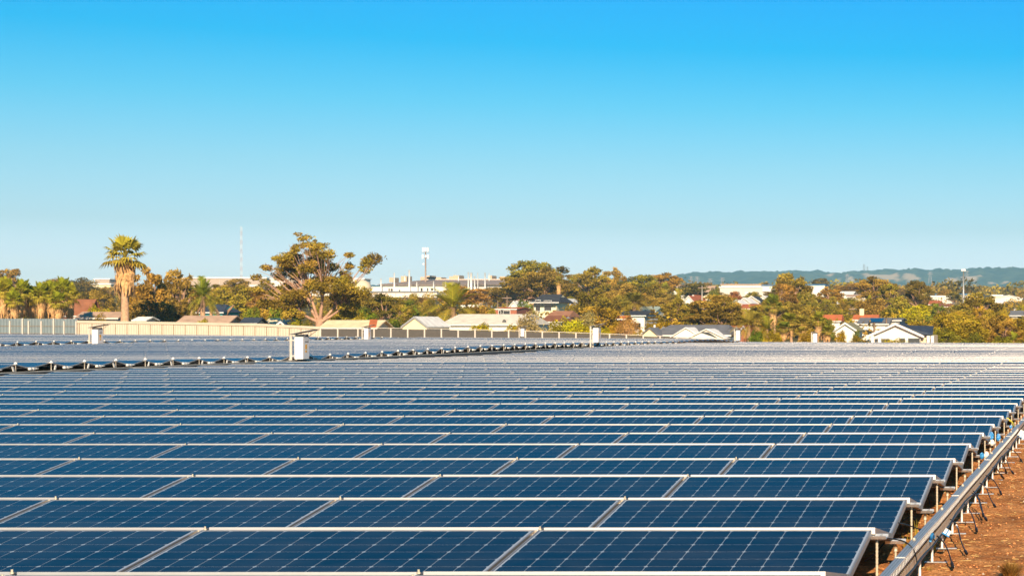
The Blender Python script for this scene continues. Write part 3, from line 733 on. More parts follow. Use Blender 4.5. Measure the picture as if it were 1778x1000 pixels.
def fan_palm(seed, H, R, nfan=34, skirt=1.0, trunk=.26, lean=0.):
    """fan palm: trunk, crown of stalked fan leaves, skirt of dead leaves"""
    r = np.random.default_rng(seed); zc = H - R * .55
    mb = MB(); mb.tube([(0, 0, -.3), (lean * .2, 0, zc * .4), (lean * .6, 0, zc * .75), (lean, 0, zc)], [trunk * 1.25, trunk, trunk * .9, trunk * 1.0], M_palmtrunk, 9)
    tr = mb.mesh('trunk', True); V, Fc, T, DR = [], [], [], []
    def tri(a, b_, c, d, tt, dd):
        k = len(V); V.extend([a, b_, c, d]); Fc.append((k, k + 1, k + 2, k + 3)); T.append(tt); DR.append(dd)
    top = np.array([lean, 0, zc])
    for i in range(nfan):
        az = i * 2.399 + r.normal(0, .2); el = radians(80 - 105 * (i / nfan) ** .9) + r.normal(0, .1)
        d = np.array([cos(az) * cos(el), sin(az) * cos(el), sin(el)]); side = np.array([-sin(az), cos(az), 0]); up = np.cross(side, d) * -1
        Lp = R * r.uniform(.42, .6); c = top + d * Lp; old = i / nfan
        w = .03 * R; tri(top - side * w, top + side * w, c + side * w * .6, c - side * w * .6, .9, .35)
        bl = R * r.uniform(.45, .6); nb = 13
        for j in range(nb):
            a = radians(-105 + 210 * j / (nb - 1)); q = d * cos(a) + side * sin(a); L = bl * (1 - .25 * abs(a) / 1.9)
            tip = c + q * L + np.array([0, 0, -.16 * R * (.6 + old) * (L / bl)]); wv = np.cross(q, up) * bl * .085
            mid = c + q * L * .55
            tri(c, mid + wv, tip, mid - wv, r.uniform(.7, 1.35), np.clip(old * old * .55 + r.normal(0, .06), 0, .9))
    crown = np_mesh('crown', V, Fc, [M_leaf], attrs={'tint': ('FACE', T), 'dry': ('FACE', DR)})
    sk = None
    if skirt > 0:
        v, f = [], []
        for i in range(int(150 * skirt)):
            az = r.uniform(0, 2 * pi); z1 = zc + R * .05 - r.random() * R * .75 * skirt; L = R * r.uniform(.5, .85); o = trunk * r.uniform(.7, 1.2)
            d = np.array([cos(az), sin(az), 0]); sd = np.array([-sin(az), cos(az), 0]); p0 = np.array([lean, 0, z1]) + d * o
            p1 = p0 + d * R * r.uniform(.12, .30) + np.array([0, 0, -L * .4]); p2 = p0 + d * R * r.uniform(.05, .26) + np.array([0, 0, -L])
            w = R * .07; k = len(v); v += [p0, p1 + sd * w, p2, p1 - sd * w]; f.append((k, k + 1, k + 2, k + 3))
        sk = np_mesh('dead_skirt', v, f, [M_skirt])
    return crown, tr, sk
def feather_palm(seed, H, R, n=46, trunk=.3, leaflets=26):
    r = np.random.default_rng(seed); zc = H - R * .62; V, Fc, T, DR = [], [], [], []
    for i in range(n):
        az = i * 2.399 + r.normal(0, .15); old = i / n; el = radians(80 - 100 * old ** .75) + r.normal(0, .06); L = R * r.uniform(.95, 1.15)
        d = np.array([cos(az) * cos(el), sin(az) * cos(el), sin(el)]); side = np.array([-sin(az), cos(az), 0]); p = np.array([0, 0, zc]); prev = p
        for j in range(leaflets):
            s = (j + 1) / leaflets; q = p + d * L * s + np.array([0, 0, -L * (.30 + .25 * old) * s ** 2.2]); tang = (q - prev) / np.linalg.norm(q - prev)
            if j > 2:
                ll = R * .27 * sin(pi * (.12 + .80 * s)) + .05
                for sg in (-1, 1):
                    tip = q + side * sg * ll * .8 + tang * ll * .55 + np.array([0, 0, ll * .15 - .1 * ll * old]); w = tang * R * .015
                    k = len(V); V.extend([q - w, q + w, tip + w * .3, tip - w * .3]); Fc.append((k, k + 1, k + 2, k + 3)); T.append(r.uniform(.75, 1.3)); DR.append(np.clip(.5 * old * old + r.normal(.05, .08), 0, .9))
            w = side * R * .014; k = len(V); V.extend([prev - w, prev + w, q + w * .8, q - w * .8]); Fc.append((k, k + 1, k + 2, k + 3)); T.append(1.3); DR.append(.45 if old > .35 else .2)
            prev = q
    crown = np_mesh('crown', V, Fc, [M_leaf], attrs={'tint': ('FACE', T), 'dry': ('FACE', DR)})
    mb = MB(); mb.tube([(0, 0, -.3), (0, 0, zc * .5), (0, 0, zc * .92), (0, 0, zc + .1)], [trunk * 1.1, trunk, trunk * 1.1, trunk * 1.5], M_palmtrunk, 9)
    return crown, mb.mesh('trunk', True), None

# foliage colours
G_GOLD = (.39, .275, .013); G_OLIVE = (.27, .22, .019); G_GREEN = (.135, .20, .012); G_DARK = (.15, .117, .017)
G_BROWN = (.325, .205, .030); G_YEL = (.46, .40, .008); G_GREY = (.42, .36, .15); G_PALM = (.34, .34, .012); G_DPALM = (.2, .2, .022)
def plant_thing(name, label, cat, meshes, X, D, z, sc, col, rz=0., group=None):
    crown, trunk, skirt = meshes
    t_ = thing(name, label, cat, (X, D, z), (0, 0, rz), group); t_.scale = sc
    c = link('crown' if name != 'bush' else 'foliage', crown, t_); c.color = (*col, 1)
    if trunk: link('trunk' if name != 'dry_bush' else 'branches', trunk, t_)
    if skirt: link('dead_skirt', skirt, t_)
    return t_
trs = np.random.default_rng(99)
def tree(kind, px, ytop, wpx, D, col, label, name='tree', cat='tree', group=None, ybase=None, dz=0.):
    crown, tr, H, Wd = PROTO[kind]; X = WX(px, D); z = gz(X, D) if ybase is None else WZ(ybase, D)
    z += dz; h = max(WZ(ytop, D) - z, .8); w = wpx * D / F
    rz = trs.uniform(0, 2 * pi) ; v = trs.uniform(.88, 1.12, 3)
    s = w / Wd * 1.14
    return plant_thing(name, label, cat, (crown, tr, None), X, D, z, (s, min(s, 1.6 * h / H) if s > 0 else s, h / H * 1.05), [c * q for c, q in zip(col, v)], rz * 0 + (trs.integers(0, 4) * pi / 2 + trs.uniform(-.3, .3)), group)

# ------------------------------------------------------------------ fences behind the array
def fence_D(px): return float(np.interp(px, [-60, 134, 556, 1300], [216, 214, 209, 202]))
FA = [(-60, 134), (134, 556), (556, 1300)]
M_fblue = mat('grey_blue_fence_sheet', (.16, .205, .225), .6, var=.08, vscale=2)
M_fcream = mat('cream_fence_sheet', (.52, .46, .36), .6, var=.06, vscale=2)
M_fmesh = mat('dark_mesh', (.085, .075, .065), .8, var=.1)
M_fpost = mat('pale_fence_post', (.55, .50, .44), .6)
M_fcap = mat('dark_fence_rail', (.22, .16, .10), .7)
def fence_line(name, label, edges, ytops, build):
    px0 = edges[0]; D = fence_D(px0); org = Vector((WX(px0, D), D, gz(WX(px0, D), D)))
    t_ = thing(name, label, 'fence', org)
    for i in range(len(edges) - 1):
        a, c = edges[i], edges[i + 1]; Da, Dc = fence_D(a), fence_D(c)
        ya, yc = np.interp(a, *ytops), np.interp(c, *ytops)
        A = Vector((WX(a, Da), Da, WZ(ya, Da))) - org; C = Vector((WX(c, Dc), Dc, WZ(yc, Dc))) - org
        build(t_, i, A, C, gz(WX(a, Da), Da) - org.z - .1, gz(WX(c, Dc), Dc) - org.z - .1)
    return t_
def slab(mb, A, C, za0, za1, zc0, zc1, th, m, dy=0):
    A = Vector(A); C = Vector(C); y = dy
    mb.hexa([(A.x, A.y + y, za0), (C.x, C.y + y, zc0), (C.x, C.y + y + th, zc0), (A.x, A.y + y + th, za0), (A.x, A.y + y, za1), (C.x, C.y + y, zc1), (C.x, C.y + y + th, zc1), (A.x, A.y + y + th, za1)], m); return mb
def corrugated(A, C, za0, za1, zc0, zc1, m, pitch=.19):
    mb = MB(); L = (C - A).length; n = max(4, int(L / pitch) * 2); prev = None
    for q in range(n + 1):
        s = q / n; p = A.lerp(C, s); o = .035 if q % 4 in (1, 2) else 0
        cur = ((p.x, p.y + o, za0 * (1 - s) + zc0 * s), (p.x, p.y + o, za1 * (1 - s) + zc1 * s))
        if prev: mb.face([prev[0], cur[0], cur[1], prev[1]], m)
        prev = cur
    return mb
def b_blue(t_, i, A, C, ga, gc):
    corrugated(A, C, ga, A.z, gc, C.z, M_fblue).build('sheet_panel', t_)
    mb = MB()
    for f in (.62, .25): slab(mb, A, C, ga + (A.z - ga) * f - .03, ga + (A.z - ga) * f + .03, gc + (C.z - gc) * f - .03, gc + (C.z - gc) * f + .03, .04, M_fcap, -.045)
    mb.build('rail', t_)
    mb = MB(); mb.box(C.x - .13, C.x + .0, C.y - .16, C.y - .05, gc, C.z - .25 if i % 3 else C.z + .05, M_fpost); mb.build('post', t_)
blue_edges = [-60, -35, -8, 19, 41, 51.5, 73.5, 95, 113, 134]
fence_line('sheet_fence', 'grey blue corrugated steel fence with pale posts below the fan palms', blue_edges, ([-60, 134], [553, 553.5]), b_blue)
def b_cream(t_, i, A, C, ga, gc):
    g_ = .02; B = A.lerp(C, .985)
    corrugated(A.lerp(C, .015), B, ga, A.z - .30, gc, C.z - .30, M_fcream, .15).build('sheet_panel', t_)
    mb = slab(MB(), A, C, A.z - .27, A.z, C.z - .27, C.z, .05, M_fcream, -.03); mb.build('top_band', t_)
    mb = slab(MB(), A, C, A.z - .32, A.z - .275, C.z - .32, C.z - .275, .05, M_fcap, -.02)
    mb.box(A.x - .04, A.x + .04, A.y - .03, A.y + .03, ga, A.z - .33, M_fcap); mb.build('rail', t_)
cream_edges = [134, 138] + [160 + 20.2 * i for i in range(15)] + [463, 483, 503, 523, 540, 556]
fence_line('sheet_fence', 'long cream steel fence with thin dark joints below the tall palm', cream_edges, ([134, 300, 460, 470, 556], [556.5, 559, 562, 563, 567]), b_cream)
def b_mesh(t_, i, A, C, ga, gc):
    mb = slab(MB(), A, C, ga, A.z - .14, gc, C.z - .14, .03, M_fmesh); mb.build('mesh_panel', t_)
    mb = MB(); mid = (A + C) / 2
    slab(mb, A, C, A.z - .06, A.z, C.z - .06, C.z, .05, M_fpost, -.02); mb.build('top_rail', t_)
    mb = MB(); mb.box(A.x - .07, A.x + .07, A.y - .10, A.y - .03, ga, A.z - .06, M_fpost); mb.build('post', t_)
mesh_edges = [557, 587, 622] + [650 + 29.2 * i for i in range(22)]
fence_line('mesh_fence', 'dark mesh fence with pale posts and top rail before the cream sheds', mesh_edges, ([557, 640, 760, 900, 1000, 1130, 1300], [568.5, 568.8, 570, 573.5, 577, 582, 589]), b_mesh)

# ------------------------------------------------------------------ inverter cabinets
def inverter(px, ytop, D, label, h=.94, w=.36, dep=.62, big=True):
    X = WX(px, D); z1 = WZ(ytop, D); g = gz(X, D); t_ = thing('inverter_cabinet', label, 'inverter', (X, D, g)); z1 -= g; z0 = z1 - h
    MB().box(0, w, 0, dep, z0, z1, M_white).build('cabinet', t_)
    for dy, n in ((-.03, 0), (dep - .03, 1)):
        mb = MB(); mb.box(-.20, -.10, dy, dy + .05, -.1, z1 + .10, M_conduit); mb.box(-.10, -.002, dy, dy + .04, z0 + .1, z0 + .16, M_conduit); mb.box(-.10, -.002, dy, dy + .04, z1 - .16, z1 - .1, M_conduit); mb.build('post', t_)
    sh = MB().hexa([(-.22, -.08, z1 + .105), (.78, -.08, z1 + .30), (.78, dep + .08, z1 + .30), (-.22, dep + .08, z1 + .105), (-.22, -.08, z1 + .125), (.78, -.08, z1 + .32), (.78, dep + .08, z1 + .32), (-.22, dep + .08, z1 + .125)], M_grey).build('shade_sheet', t_)
    mb = MB(); mb.tube([(w - .02, .05, z1), (.72, .02, z1 + .286)], .012, M_grey, 5); mb.tube([(w - .02, dep - .05, z1), (.72, dep - .02, z1 + .286)], .012, M_grey, 5); mb.build('stay', t_)
    MB().box(.02, w - .02, .02, dep - .02, z1 + .002, z1 + .11, M_dark).build('bracket_box', t_)
    MB().box(w + .0005, w + .004, .21, .40, z0 + .42, z0 + .62, M_orange).build('warning_sticker', t_)
    MB().box(w + .0005, w + .004, .22, .39, z0 + .28, z0 + .37, M_orange).build('warning_sticker', t_)
    mb = MB()
    for q, (a, b_) in enumerate(((.22, .26), (.28, .34), (.36, .38), (.40, .47), (.49, .55))): mb.box(w + .0005, w + .003, a, b_, z0 + .70 + .01 * (q % 2), z0 + .76, M_dark)
    mb.build('lettering', t_)
    MB().box(w * .15, w * .85, .1, dep - .1, z0 - .07, z0 - .001, M_black).build('cable_entry', t_)
    return t_
inverter(511.5, 585, 81.5, 'large white inverter cabinet with orange stickers on the first dark walkway')
inverter(159.5, 572, 119, 'white inverter cabinet with orange stickers in front of the cream fence')
inverter(632, 570, 168, 'small white inverter cabinet before the left end of the mesh fence', h=1.0)
inverter(904, 570.5, 221 * .93, 'small white inverter cabinet below the grey green bush', h=.85)
inverter(1029.5, 569.5, 128, 'white inverter cabinet with pale post at the far end of the first walkway', h=.96)
inverter(1278, 573.5, 190, 'small white inverter cabinet beside the orange roofed house', h=1.0)
inverter(1412, 579, 190, 'narrow white inverter cabinet in front of the palm thicket', h=.9)

# ------------------------------------------------------------------ houses and sheds
def wallm(n, c): return mat('wall_' + n, c, .8, var=.05, vscale=1.5)
def roofm(n, c, metal=0.): return mat('roof_' + n, c, .75, metal=metal, spec=.12, var=.16, vscale=1.2)
WHT = wallm('white_render', (.78, .74, .66)); CRM = wallm('cream_render', (.72, .60, .40)); BRK = wallm('red_brick', (.34, .115, .065)); TEAL = wallm('teal_board', (.02, .33, .33)); TANW = wallm('tan', (.55, .42, .28)); GRYW = wallm('grey_render', (.40, .37, .34))
R_WH = roofm('white_steel', (.85, .81, .75)); R_CRM = roofm('cream_steel', (.74, .60, .38)); R_GR = roofm('grey_tile', (.175, .175, .185)); R_DK = roofm('charcoal_tile', (.055, .058, .065)); R_RED = roofm('terracotta_tile', (.48, .14, .055)); R_BRN = roofm('brown_tile', (.26, .105, .055)); R_PNK = roofm('pink_tile', (.46, .31, .22)); R_GRN = roofm('olive_steel', (.28, .25, .14)); R_NAVY = roofm('navy_steel', (.045, .058, .085)); R_BLU = roofm('blue_steel', (.06, .17, .33))
M_pane = mat('window_glass', (.03, .035, .04), .08); M_wframe = mat('window_frame', (.7, .68, .64), .5)
M_pv = mat('roof_solar_glass', (.008, .015, .04), .12)
def window(parent, x0, x1, z0, z1, y, nside='front'):
    mb = MB(); f = .07
    mb.box(x0, x1, y - .03, y - .002, z0, z0 + f, M_wframe); mb.box(x0, x1, y - .03, y - .002, z1 - f, z1, M_wframe); mb.box(x0, x0 + f, y - .03, y - .002, z0 + f, z1 - f, M_wframe); mb.box(x1 - f, x1, y - .03, y - .002, z0 + f, z1 - f, M_wframe)
    w = mb.build('window', parent); MB().box(x0 + f, x1 - f, y - .015, y - .004, z0 + f, z1 - f, M_pane).build('pane', w)
def house(label, x0, x1, yr, ye, D, dep, roof, wall, ridge='x', hip=0., name='house', cat='house', over=.35, wins=(), chim=None, dark=(), barge=None, zbase=None):
    """x0..x1 picture columns of the front wall, yr / ye picture rows of ridge and eave"""
    X0, X1 = WX(x0, D), WX(x1, D); w = X1 - X0; Xc = (X0 + X1) / 2; g = min(gz(X0, D), gz(X1, D), gz(Xc, D + dep)) - .1
    ze = WZ(ye, D - over) - g; zr = WZ(yr, D + dep / 2 if ridge == 'x' else D) - g
    t_ = thing(name, label, cat, (Xc, D, g)); h = w / 2; mb = MB()
    if ridge == 'x':
        zr = max(zr, ze + .3)
        mb.box(-h, h, 0, dep, 0, ze, wall)
        if hip < .5:
            for s in (-h, h): mb.face([(s, 0, ze), (s, dep, ze), (s, dep / 2, zr - .05)], wall)
        mb.build('wall', t_)
        rb = MB(); o = over; hh = h + o; k = hip * w; th = .12
        sl = (zr - ze) / (dep / 2); zo = ze - o * sl
        for s0, s1 in ((-o, dep / 2), (dep + o, dep / 2)):
            rb.hexa([(-hh, s0, zo), (hh, s0, zo), (hh - k, s1, zr), (-hh + k, s1, zr), (-hh, s0, zo + th), (hh, s0, zo + th), (hh - k, s1, zr + th), (-hh + k, s1, zr + th)], roof)
        if hip > 0:
            for sg in (-1, 1):
                rb.face([(sg * hh, -o, zo + th), (sg * hh, dep + o, zo + th), (sg * (hh - k), dep / 2, zr + th)][::sg], roof)
        rf = rb.build('roof', t_)
        MB().box(-hh, hh, -o - .06, -o - .003, zo - .02, zo + th + .02, M_wframe).build('gutter', rf)
    else:
        mb.box(-h, h, 0, dep, 0, ze, wall)
        for yy in (0, dep): mb.face([(-h, yy, ze), (h, yy, ze), (0, yy, zr - .03)], wall)
        mb.build('wall', t_)
        rb = MB(); o = over; th = .12; sl = (zr - ze) / h; zo = ze - o * sl
        for sg in (-1, 1):
            rb.hexa([(sg * (h + o), -o, zo), (0, -o, zr), (0, dep + o, zr), (sg * (h + o), dep + o, zo), (sg * (h + o), -o, zo + th), (0, -o, zr + th), (0, dep + o, zr + th), (sg * (h + o), dep + o, zo + th)], roof)
        rf = rb.build('roof', t_)
        bb = MB()
        for sg in (-1, 1):
            bb.hexa([(sg * (h + o), -o - .05, zo - .10), (0, -o - .05, zr - .10), (0, -o - .003, zr - .10), (sg * (h + o), -o - .003, zo - .10), (sg * (h + o), -o - .05, zo + th + .03), (0, -o - .05, zr + th + .03), (0, -o - .003, zr + th + .03), (sg * (h + o), -o - .003, zo + th + .03)], barge or M_wframe)
        bb.build('barge_board', rf)
    for fx, fz, ww, hh_ in wins:
        xc = -h + fx * w; zc = fz * ze; window(t_, xc - ww / 2, xc + ww / 2, zc - hh_ / 2, zc + hh_ / 2, 0)
    for fx, z0, ww, z1 in dark:
        xc = -h + fx * w; MB().box(xc - ww / 2, xc + ww / 2, -.012, -.002, z0, z1, M_dark).build('garage_opening', t_)
    if chim is not None:
        xc = -h + chim * w; MB().box(xc - .35, xc + .35, dep / 2 - .35, dep / 2 + .35, (ze + zr) / 2, zr + 1.1, BRK if wall is not WHT else CRM).build('chimney', rf)
    return t_
HW = lambda *a: [(f, .55, 1.3, 1.1) for f in a]
house('low grey roofed shed with dark right gable beside the tall palm trunk', 135, 203, 543, 552, 236, 3.4, R_PNK, GRYW, 'x', name='shed', cat='shed')
house('brown tiled house roof behind the yellow green bush and fan palms', 105, 152, 521, 545, 275, 3.5, R_BRN, BRK, 'x')
house('low white roof just above the cream fence right of the palm trunk', 236, 252, 552, 556, 226, 2.5, R_WH, WHT, 'x', name='shed', cat='shed')
house('long pinkish tiled roof above the cream fence below the leaning palm trunks', 311, 394, 549.5, 561, 225, 4, R_PNK, TANW, 'x')
house('small white shed with dark blue roof right of the long pinkish roof', 421, 444, 553, 561, 224, 2.4, R_NAVY, WHT, 'x', name='shed', cat='shed')
house('teal walled house with dark hip roof behind the leaning palm trunks', 346, 386, 530, 542, 262, 5, R_NAVY, TEAL, 'x', hip=.28, wins=HW(.55, .8))
house('cream roofed shed left of the big gum trunk', 462, 492, 554, 563, 228, 3.5, R_CRM, CRM, 'x', name='shed', cat='shed')
house('small white gable with blue roof in front of the cream roofed shed', 482, 496, 559.5, 565, 221, 2.5, R_BLU, WHT, 'y', name='shed', cat='shed')
hs = house('long cream roofed shed with a red stripe right of the big gum trunk', 560, 652, 557.5, 569, 215.5, 4.5, R_CRM, CRM, 'x', name='shed', cat='shed')
ze_, zr_ = WZ(569, 215.15) - hs.location.z + .16, WZ(557.5, 217.75) - hs.location.z + .16
xa, xb = WX(640, 216.5) - hs.location.x, WX(653, 216.5) - hs.location.x
MB().hexa([(xa + .5, -.35, ze_ - .14), (xb + .5, -.35, ze_ - .14), (xb - .3, 2.2, zr_), (xa - .3, 2.2, zr_), (xa + .5, -.35, ze_ - .09), (xb + .5, -.35, ze_ - .09), (xb - .3, 2.2, zr_ + .04), (xa - .3, 2.2, zr_ + .04)], R_RED).build('roof_stripe', hs)
house('cream gabled shed whose bright white roof slopes to the right', 699, 741, 551, 567, 226, 7.8, R_WH, CRM, 'y', name='shed', cat='shed', over=.15, barge=M_grey)
hs = house('long low cream roofed house with satellite dish below the feather palm', 768, 908, 547, 564, 238, 11, roofm('weathered_cream_steel', (.74, .66, .54)), WHT, 'x', hip=.06, wins=HW(.2, .75))
dx = WX(868, 237) - hs.location.x; dz = WZ(559, 237) - hs.location.z
MB().tube([(dx, 1.3, dz - 1.0), (dx, .9, dz)], .05, M_grey, 6).build('dish_pole', hs)
mb = MB(); M_dish = mat('dish_mesh', (.10, .10, .10), .6)
for i in range(12):
    a0, a1 = 2 * pi * i / 12, 2 * pi * (i + 1) / 12; mb.face([(dx, .85, dz), (dx + .26 * cos(a0), .7, dz + .33 * sin(a0)), (dx + .26 * cos(a1), .7, dz + .33 * sin(a1))], M_dish)
mb.build('satellite_dish', hs)
house('red brick house with two dark windows behind the long cream roof', 860, 897, 535, 537.5, 300, 8, R_RED, BRK, 'x', wins=[(.26, .89, .8, .8), (.48, .89, 1.5, .8)], over=.1)
hs = house('two storey cream house with charcoal roof under the tall pines', 927, 966, 512, 524, 365, 9, R_DK, wallm('pale_cream', (.80, .72, .48)), 'x', hip=.25, over=.7, wins=[(.18, .85, 1.0, 2.2), (.62, .85, 1.5, 2.0), (.45, .32, 1.1, .7), (.85, .32, 1.0, .7)])
mb = MB(); mb.box(-2.2, 2.2, -.9, -.01, 4.2, 4.35, M_dark); mb.build('balcony', hs)
house('upper terracotta roof right of the two storey cream house', 950, 984, 541, 551, 322, 8, roofm('faded_terracotta', (.38, .18, .10)), TANW, 'x', hip=.1)
house('lower brown tiled roof in front of the terracotta roof', 937, 974, 549, 559, 296, 8, R_BRN, WHT, 'x', hip=.2)
house('white house with charcoal roof behind the dry orange bush', 1076, 1119, 541, 548.5, 300, 9, R_DK, WHT, 'x', wins=HW(.7))
house('low red roof at the left foot of the charcoal roofed house', 1072, 1084, 549.5, 554, 282, 3, R_RED, BRK, 'x')
# big white house with the grey hip roof
hs = house('broad white house with grey hip roof just beyond the panel field', 1135, 1264, 565.5, 582, 226, 10, R_GR, WHT, 'x', hip=.16, over=.5)
def gable_part(parent, X0, X1, y0, y1, ze, zr, wall, roof):
    mb = MB(); xc = (X0 + X1) / 2; mb.box(X0, X1, y0, y1, -.2, ze, wall); mb.face([(X0, y0, ze), (X1, y0, ze), (xc, y0, zr)], wall); mb.build('gable_wing', parent)
    rb = MB(); th = .1; o = .35
    for s, e in ((X0 - o, xc), (X1 + o, xc)):
        zs = ze - o * (zr - ze) / (xc - X0)
        rb.hexa([(s, y0 - .3, zs), (e, y0 - .3, zr), (e, y1, zr), (s, y1, zs), (s, y0 - .3, zs + th), (e, y0 - .3, zr + th), (e, y1, zr + th), (s, y1, zs + th)], roof)
    rb.build('wing_roof', parent)
ox = (WX(1135, 226) + WX(1264, 226)) / 2; og = hs.location.z
def lx(px, D=224): return WX(px, D) - ox
def lz(py, D=224): return WZ(py, D) - og
gable_part(hs, lx(1116), lx(1142), -2.2, 2, lz(581), lz(570), CRM, R_GR)
gable_part(hs, lx(1168), lx(1212), -1.6, 3, lz(583), lz(569.5), WHT, R_WH)
gable_part(hs, lx(1200), lx(1258), -2.6, 2, lz(586), lz(572), WHT, R_WH)
MB().hexa([(lx(1220), -2.64, lz(578)), (lx(1250), -2.64, lz(588)), (lx(1250), -2.61, lz(588)), (lx(1220), -2.61, lz(578)), (lx(1218), -2.64, lz(576.5)), (lx(1232), -2.64, lz(576.5)), (lx(1232), -2.61, lz(576.5)), (lx(1218), -2.61, lz(576.5))], M_dark).build('porch_opening', hs)
MB().tube([(lx(1126), 1, lz(570)), (lx(1126), 1, lz(564))], .12, M_white, 6).build('flue', hs)
house('orange red tiled house right of the broad white house', 1254, 1296, 567, 578, 236, 8, R_RED, CRM, 'x', hip=.1)
house('orange gable roof behind the small cabinet beside the palm thicket', 1283, 1300, 567, 579, 232, 6, R_RED, BRK, 'y')
# right hand white gable house
hs = house('white gable house with navy roof and dark garage doors at the right', 1513, 1598, 563, 582, 204, 9, R_NAVY, WHT, 'y', over=.45, dark=[(.78, .2, 2.2, 1.75), (.22, .2, 1.6, 1.7)])
ox, og = hs.location.x, hs.location.z
rb = MB(); rb.hexa([(lx(1560, 206), .0, lz(565, 204)), (lx(1596, 203), -.4, lz(581, 203)), (lx(1619, 203), -.4, lz(581, 203)), (lx(1621, 210), 6, lz(567, 210)), (lx(1560, 206), .0, lz(564, 204)), (lx(1596, 203), -.4, lz(580.2, 203)), (lx(1619, 203), -.4, lz(580.2, 203)), (lx(1621, 210), 6, lz(566, 210))], R_NAVY); rb.build('side_roof', hs)
mb = MB(); mb.box(lx(1599, 204), lx(1619, 204), .3, 6.5, 0, lz(582, 204), CRM); mb.build('side_wing', hs)
mb = MB(); 
for q in (1514, 1526, 1573, 1611, 1618): mb.box(lx(q, 203) - .16, lx(q, 203) + .16, -.5, -.2, 0, lz(583, 203), WHT)
mb.build('porch_column', hs)
house('small white cottage with olive roof beside the palm thicket', 1452, 1484, 561.5, 572, 262, 8, R_GRN, WHT, 'y', over=.4)
hs = house('white house with dark solar panels on its grey roof', 1491, 1540, 553, 563, 285, 9, R_GR, WHT, 'x', wins=[(.3, .55, 1.6, .8), (.8, .55, 1.2, 1.0)])
ox, og = hs.location.x, hs.location.z; ze_, zr_ = WZ(563, 284.6) - og, WZ(553, 289.5) - og
for q in range(5):
    a, c = lx(1508 + q * 4.8, 286), lx(1508 + q * 4.8 + 4.5, 286)
    MB().hexa([(a, .6, ze_ + .29), (c, .6, ze_ + .29), (c, 3.9, zr_ - .02), (a, 3.9, zr_ - .02), (a, .6, ze_ + .35), (c, .6, ze_ + .35), (c, 3.9, zr_ + .04), (a, 3.9, zr_ + .04)], M_pv).build('roof_solar_panel', hs)
house('grey steel shed right of the house with roof solar panels', 1541, 1562, 553.5, 557, 290, 8, R_GR, GRYW, 'x', name='shed', cat='shed')
house('long terracotta roof with white gable end, left of the pair', 1417, 1458, 547.5, 557, 312, 4, R_RED, WHT, 'x', hip=.04)
house('terracotta roof behind the solar roofed house, right of the pair', 1482, 1522, 547.5, 555, 318, 4, R_RED, WHT, 'x', hip=.05, chim=.3)
house('white roofed extension at the foot of the left terracotta roof', 1468, 1483, 558, 563, 300, 5, R_WH, WHT, 'x')
# mid hillside houses
for lab, a, c, yr, ye, D, rf, wl, rg in (
        ('lowest white gable of the house cluster below the long factory at the right', 1268, 1288, 521, 529, 440, R_WH, CRM, 'y'),
        ('second white gable up in the cluster below the long factory', 1282, 1302, 517.5, 525, 455, R_WH, WHT, 'y'),
        ('charcoal and white gable at the top of the cluster below the factory', 1292, 1318, 514.5, 523, 470, R_DK, CRM, 'y'),
        ('red brick house front at the bottom of the white gable cluster', 1286, 1312, 529, 536, 432, R_RED, BRK, 'x'),
        ('small bright white gable right of the charcoal one', 1317, 1334, 514, 520, 500, R_WH, WHT, 'y'),
        ('small bright white gable among the trees left of the striped roofs', 1158, 1170, 515, 522, 470, R_WH, WHT, 'y'),
        ('left red and white striped roof on the wooded hillside', 1188, 1204, 514, 523, 470, R_RED, WHT, 'y'),
        ('right red and white striped roof on the wooded hillside', 1196, 1212, 512.5, 521, 480, R_RED, WHT, 'y'),
        ('pale house high in the trees above the striped roofs', 1170, 1188, 494.5, 499, 640, R_PNK, WHT, 'x'),
        ('cream house behind the utility pole on the wooded hillside', 1219, 1236, 497, 508, 620, R_PNK, CRM, 'x'),
        ('white gable house among trees above the terracotta roofs', 1440, 1458, 523, 531, 440, R_WH, WHT, 'y'),
        ('white terrace roof near the pale limbed pine', 1459, 1480, 506.5, 511, 600, R_WH, WHT, 'x'),
        ('blue grey terrace roof right of the white terrace roof', 1470, 1492, 512, 516, 560, R_PNK, WHT, 'x'),
        ('tan terrace roof below the blue grey terrace', 1478, 1498, 517.5, 523, 530, R_CRM, TANW, 'x'),
        ('white gable showing through yellow green trees at the right', 1603, 1622, 534, 541, 420, R_WH, WHT, 'y'),
        ('brown flat roofed house in front of the blue roofed shed', 1629, 1649, 528, 533, 470, R_BRN, GRYW, 'x'),
        ('white house with red roof above the brown flat roofed house', 1614, 1630, 523, 529, 500, R_RED, WHT, 'x'),
        ('dark roofed house at the right border below the huge white shed', 1756, 1786, 540, 548, 400, R_GR, GRYW, 'x'),
        ('white boundary building on the grass below the huge white shed', 1762, 1775, 535, 539, 480, R_WH, WHT, 'x'),
        ('charcoal roof among shrubs right of the feather palm', 800, 838, 516.5, 523, 560, R_NAVY, WHT, 'x'),
        ('white gable behind the bright green tree', 882, 902, 524, 536, 440, R_WH, WHT, 'y'),
        ('pale house under the tall pines beside the red brick house', 895, 925, 510, 522, 500, R_PNK, TANW, 'x'),
        ('white gable right of the slim fan palm', 972, 988, 519, 535, 395, R_WH, WHT, 'y'),
        ('green roofed house behind the feather palm on the wooded hill', 1108, 1136, 533, 541, 350, mat('pale_green_roof', (.36, .42, .33), .6), WHT, 'x')):
    house(lab, a, c, yr, ye, D, 9, rf, wl, rg, over=.4, wins=HW(.5) if D < 480 else ())

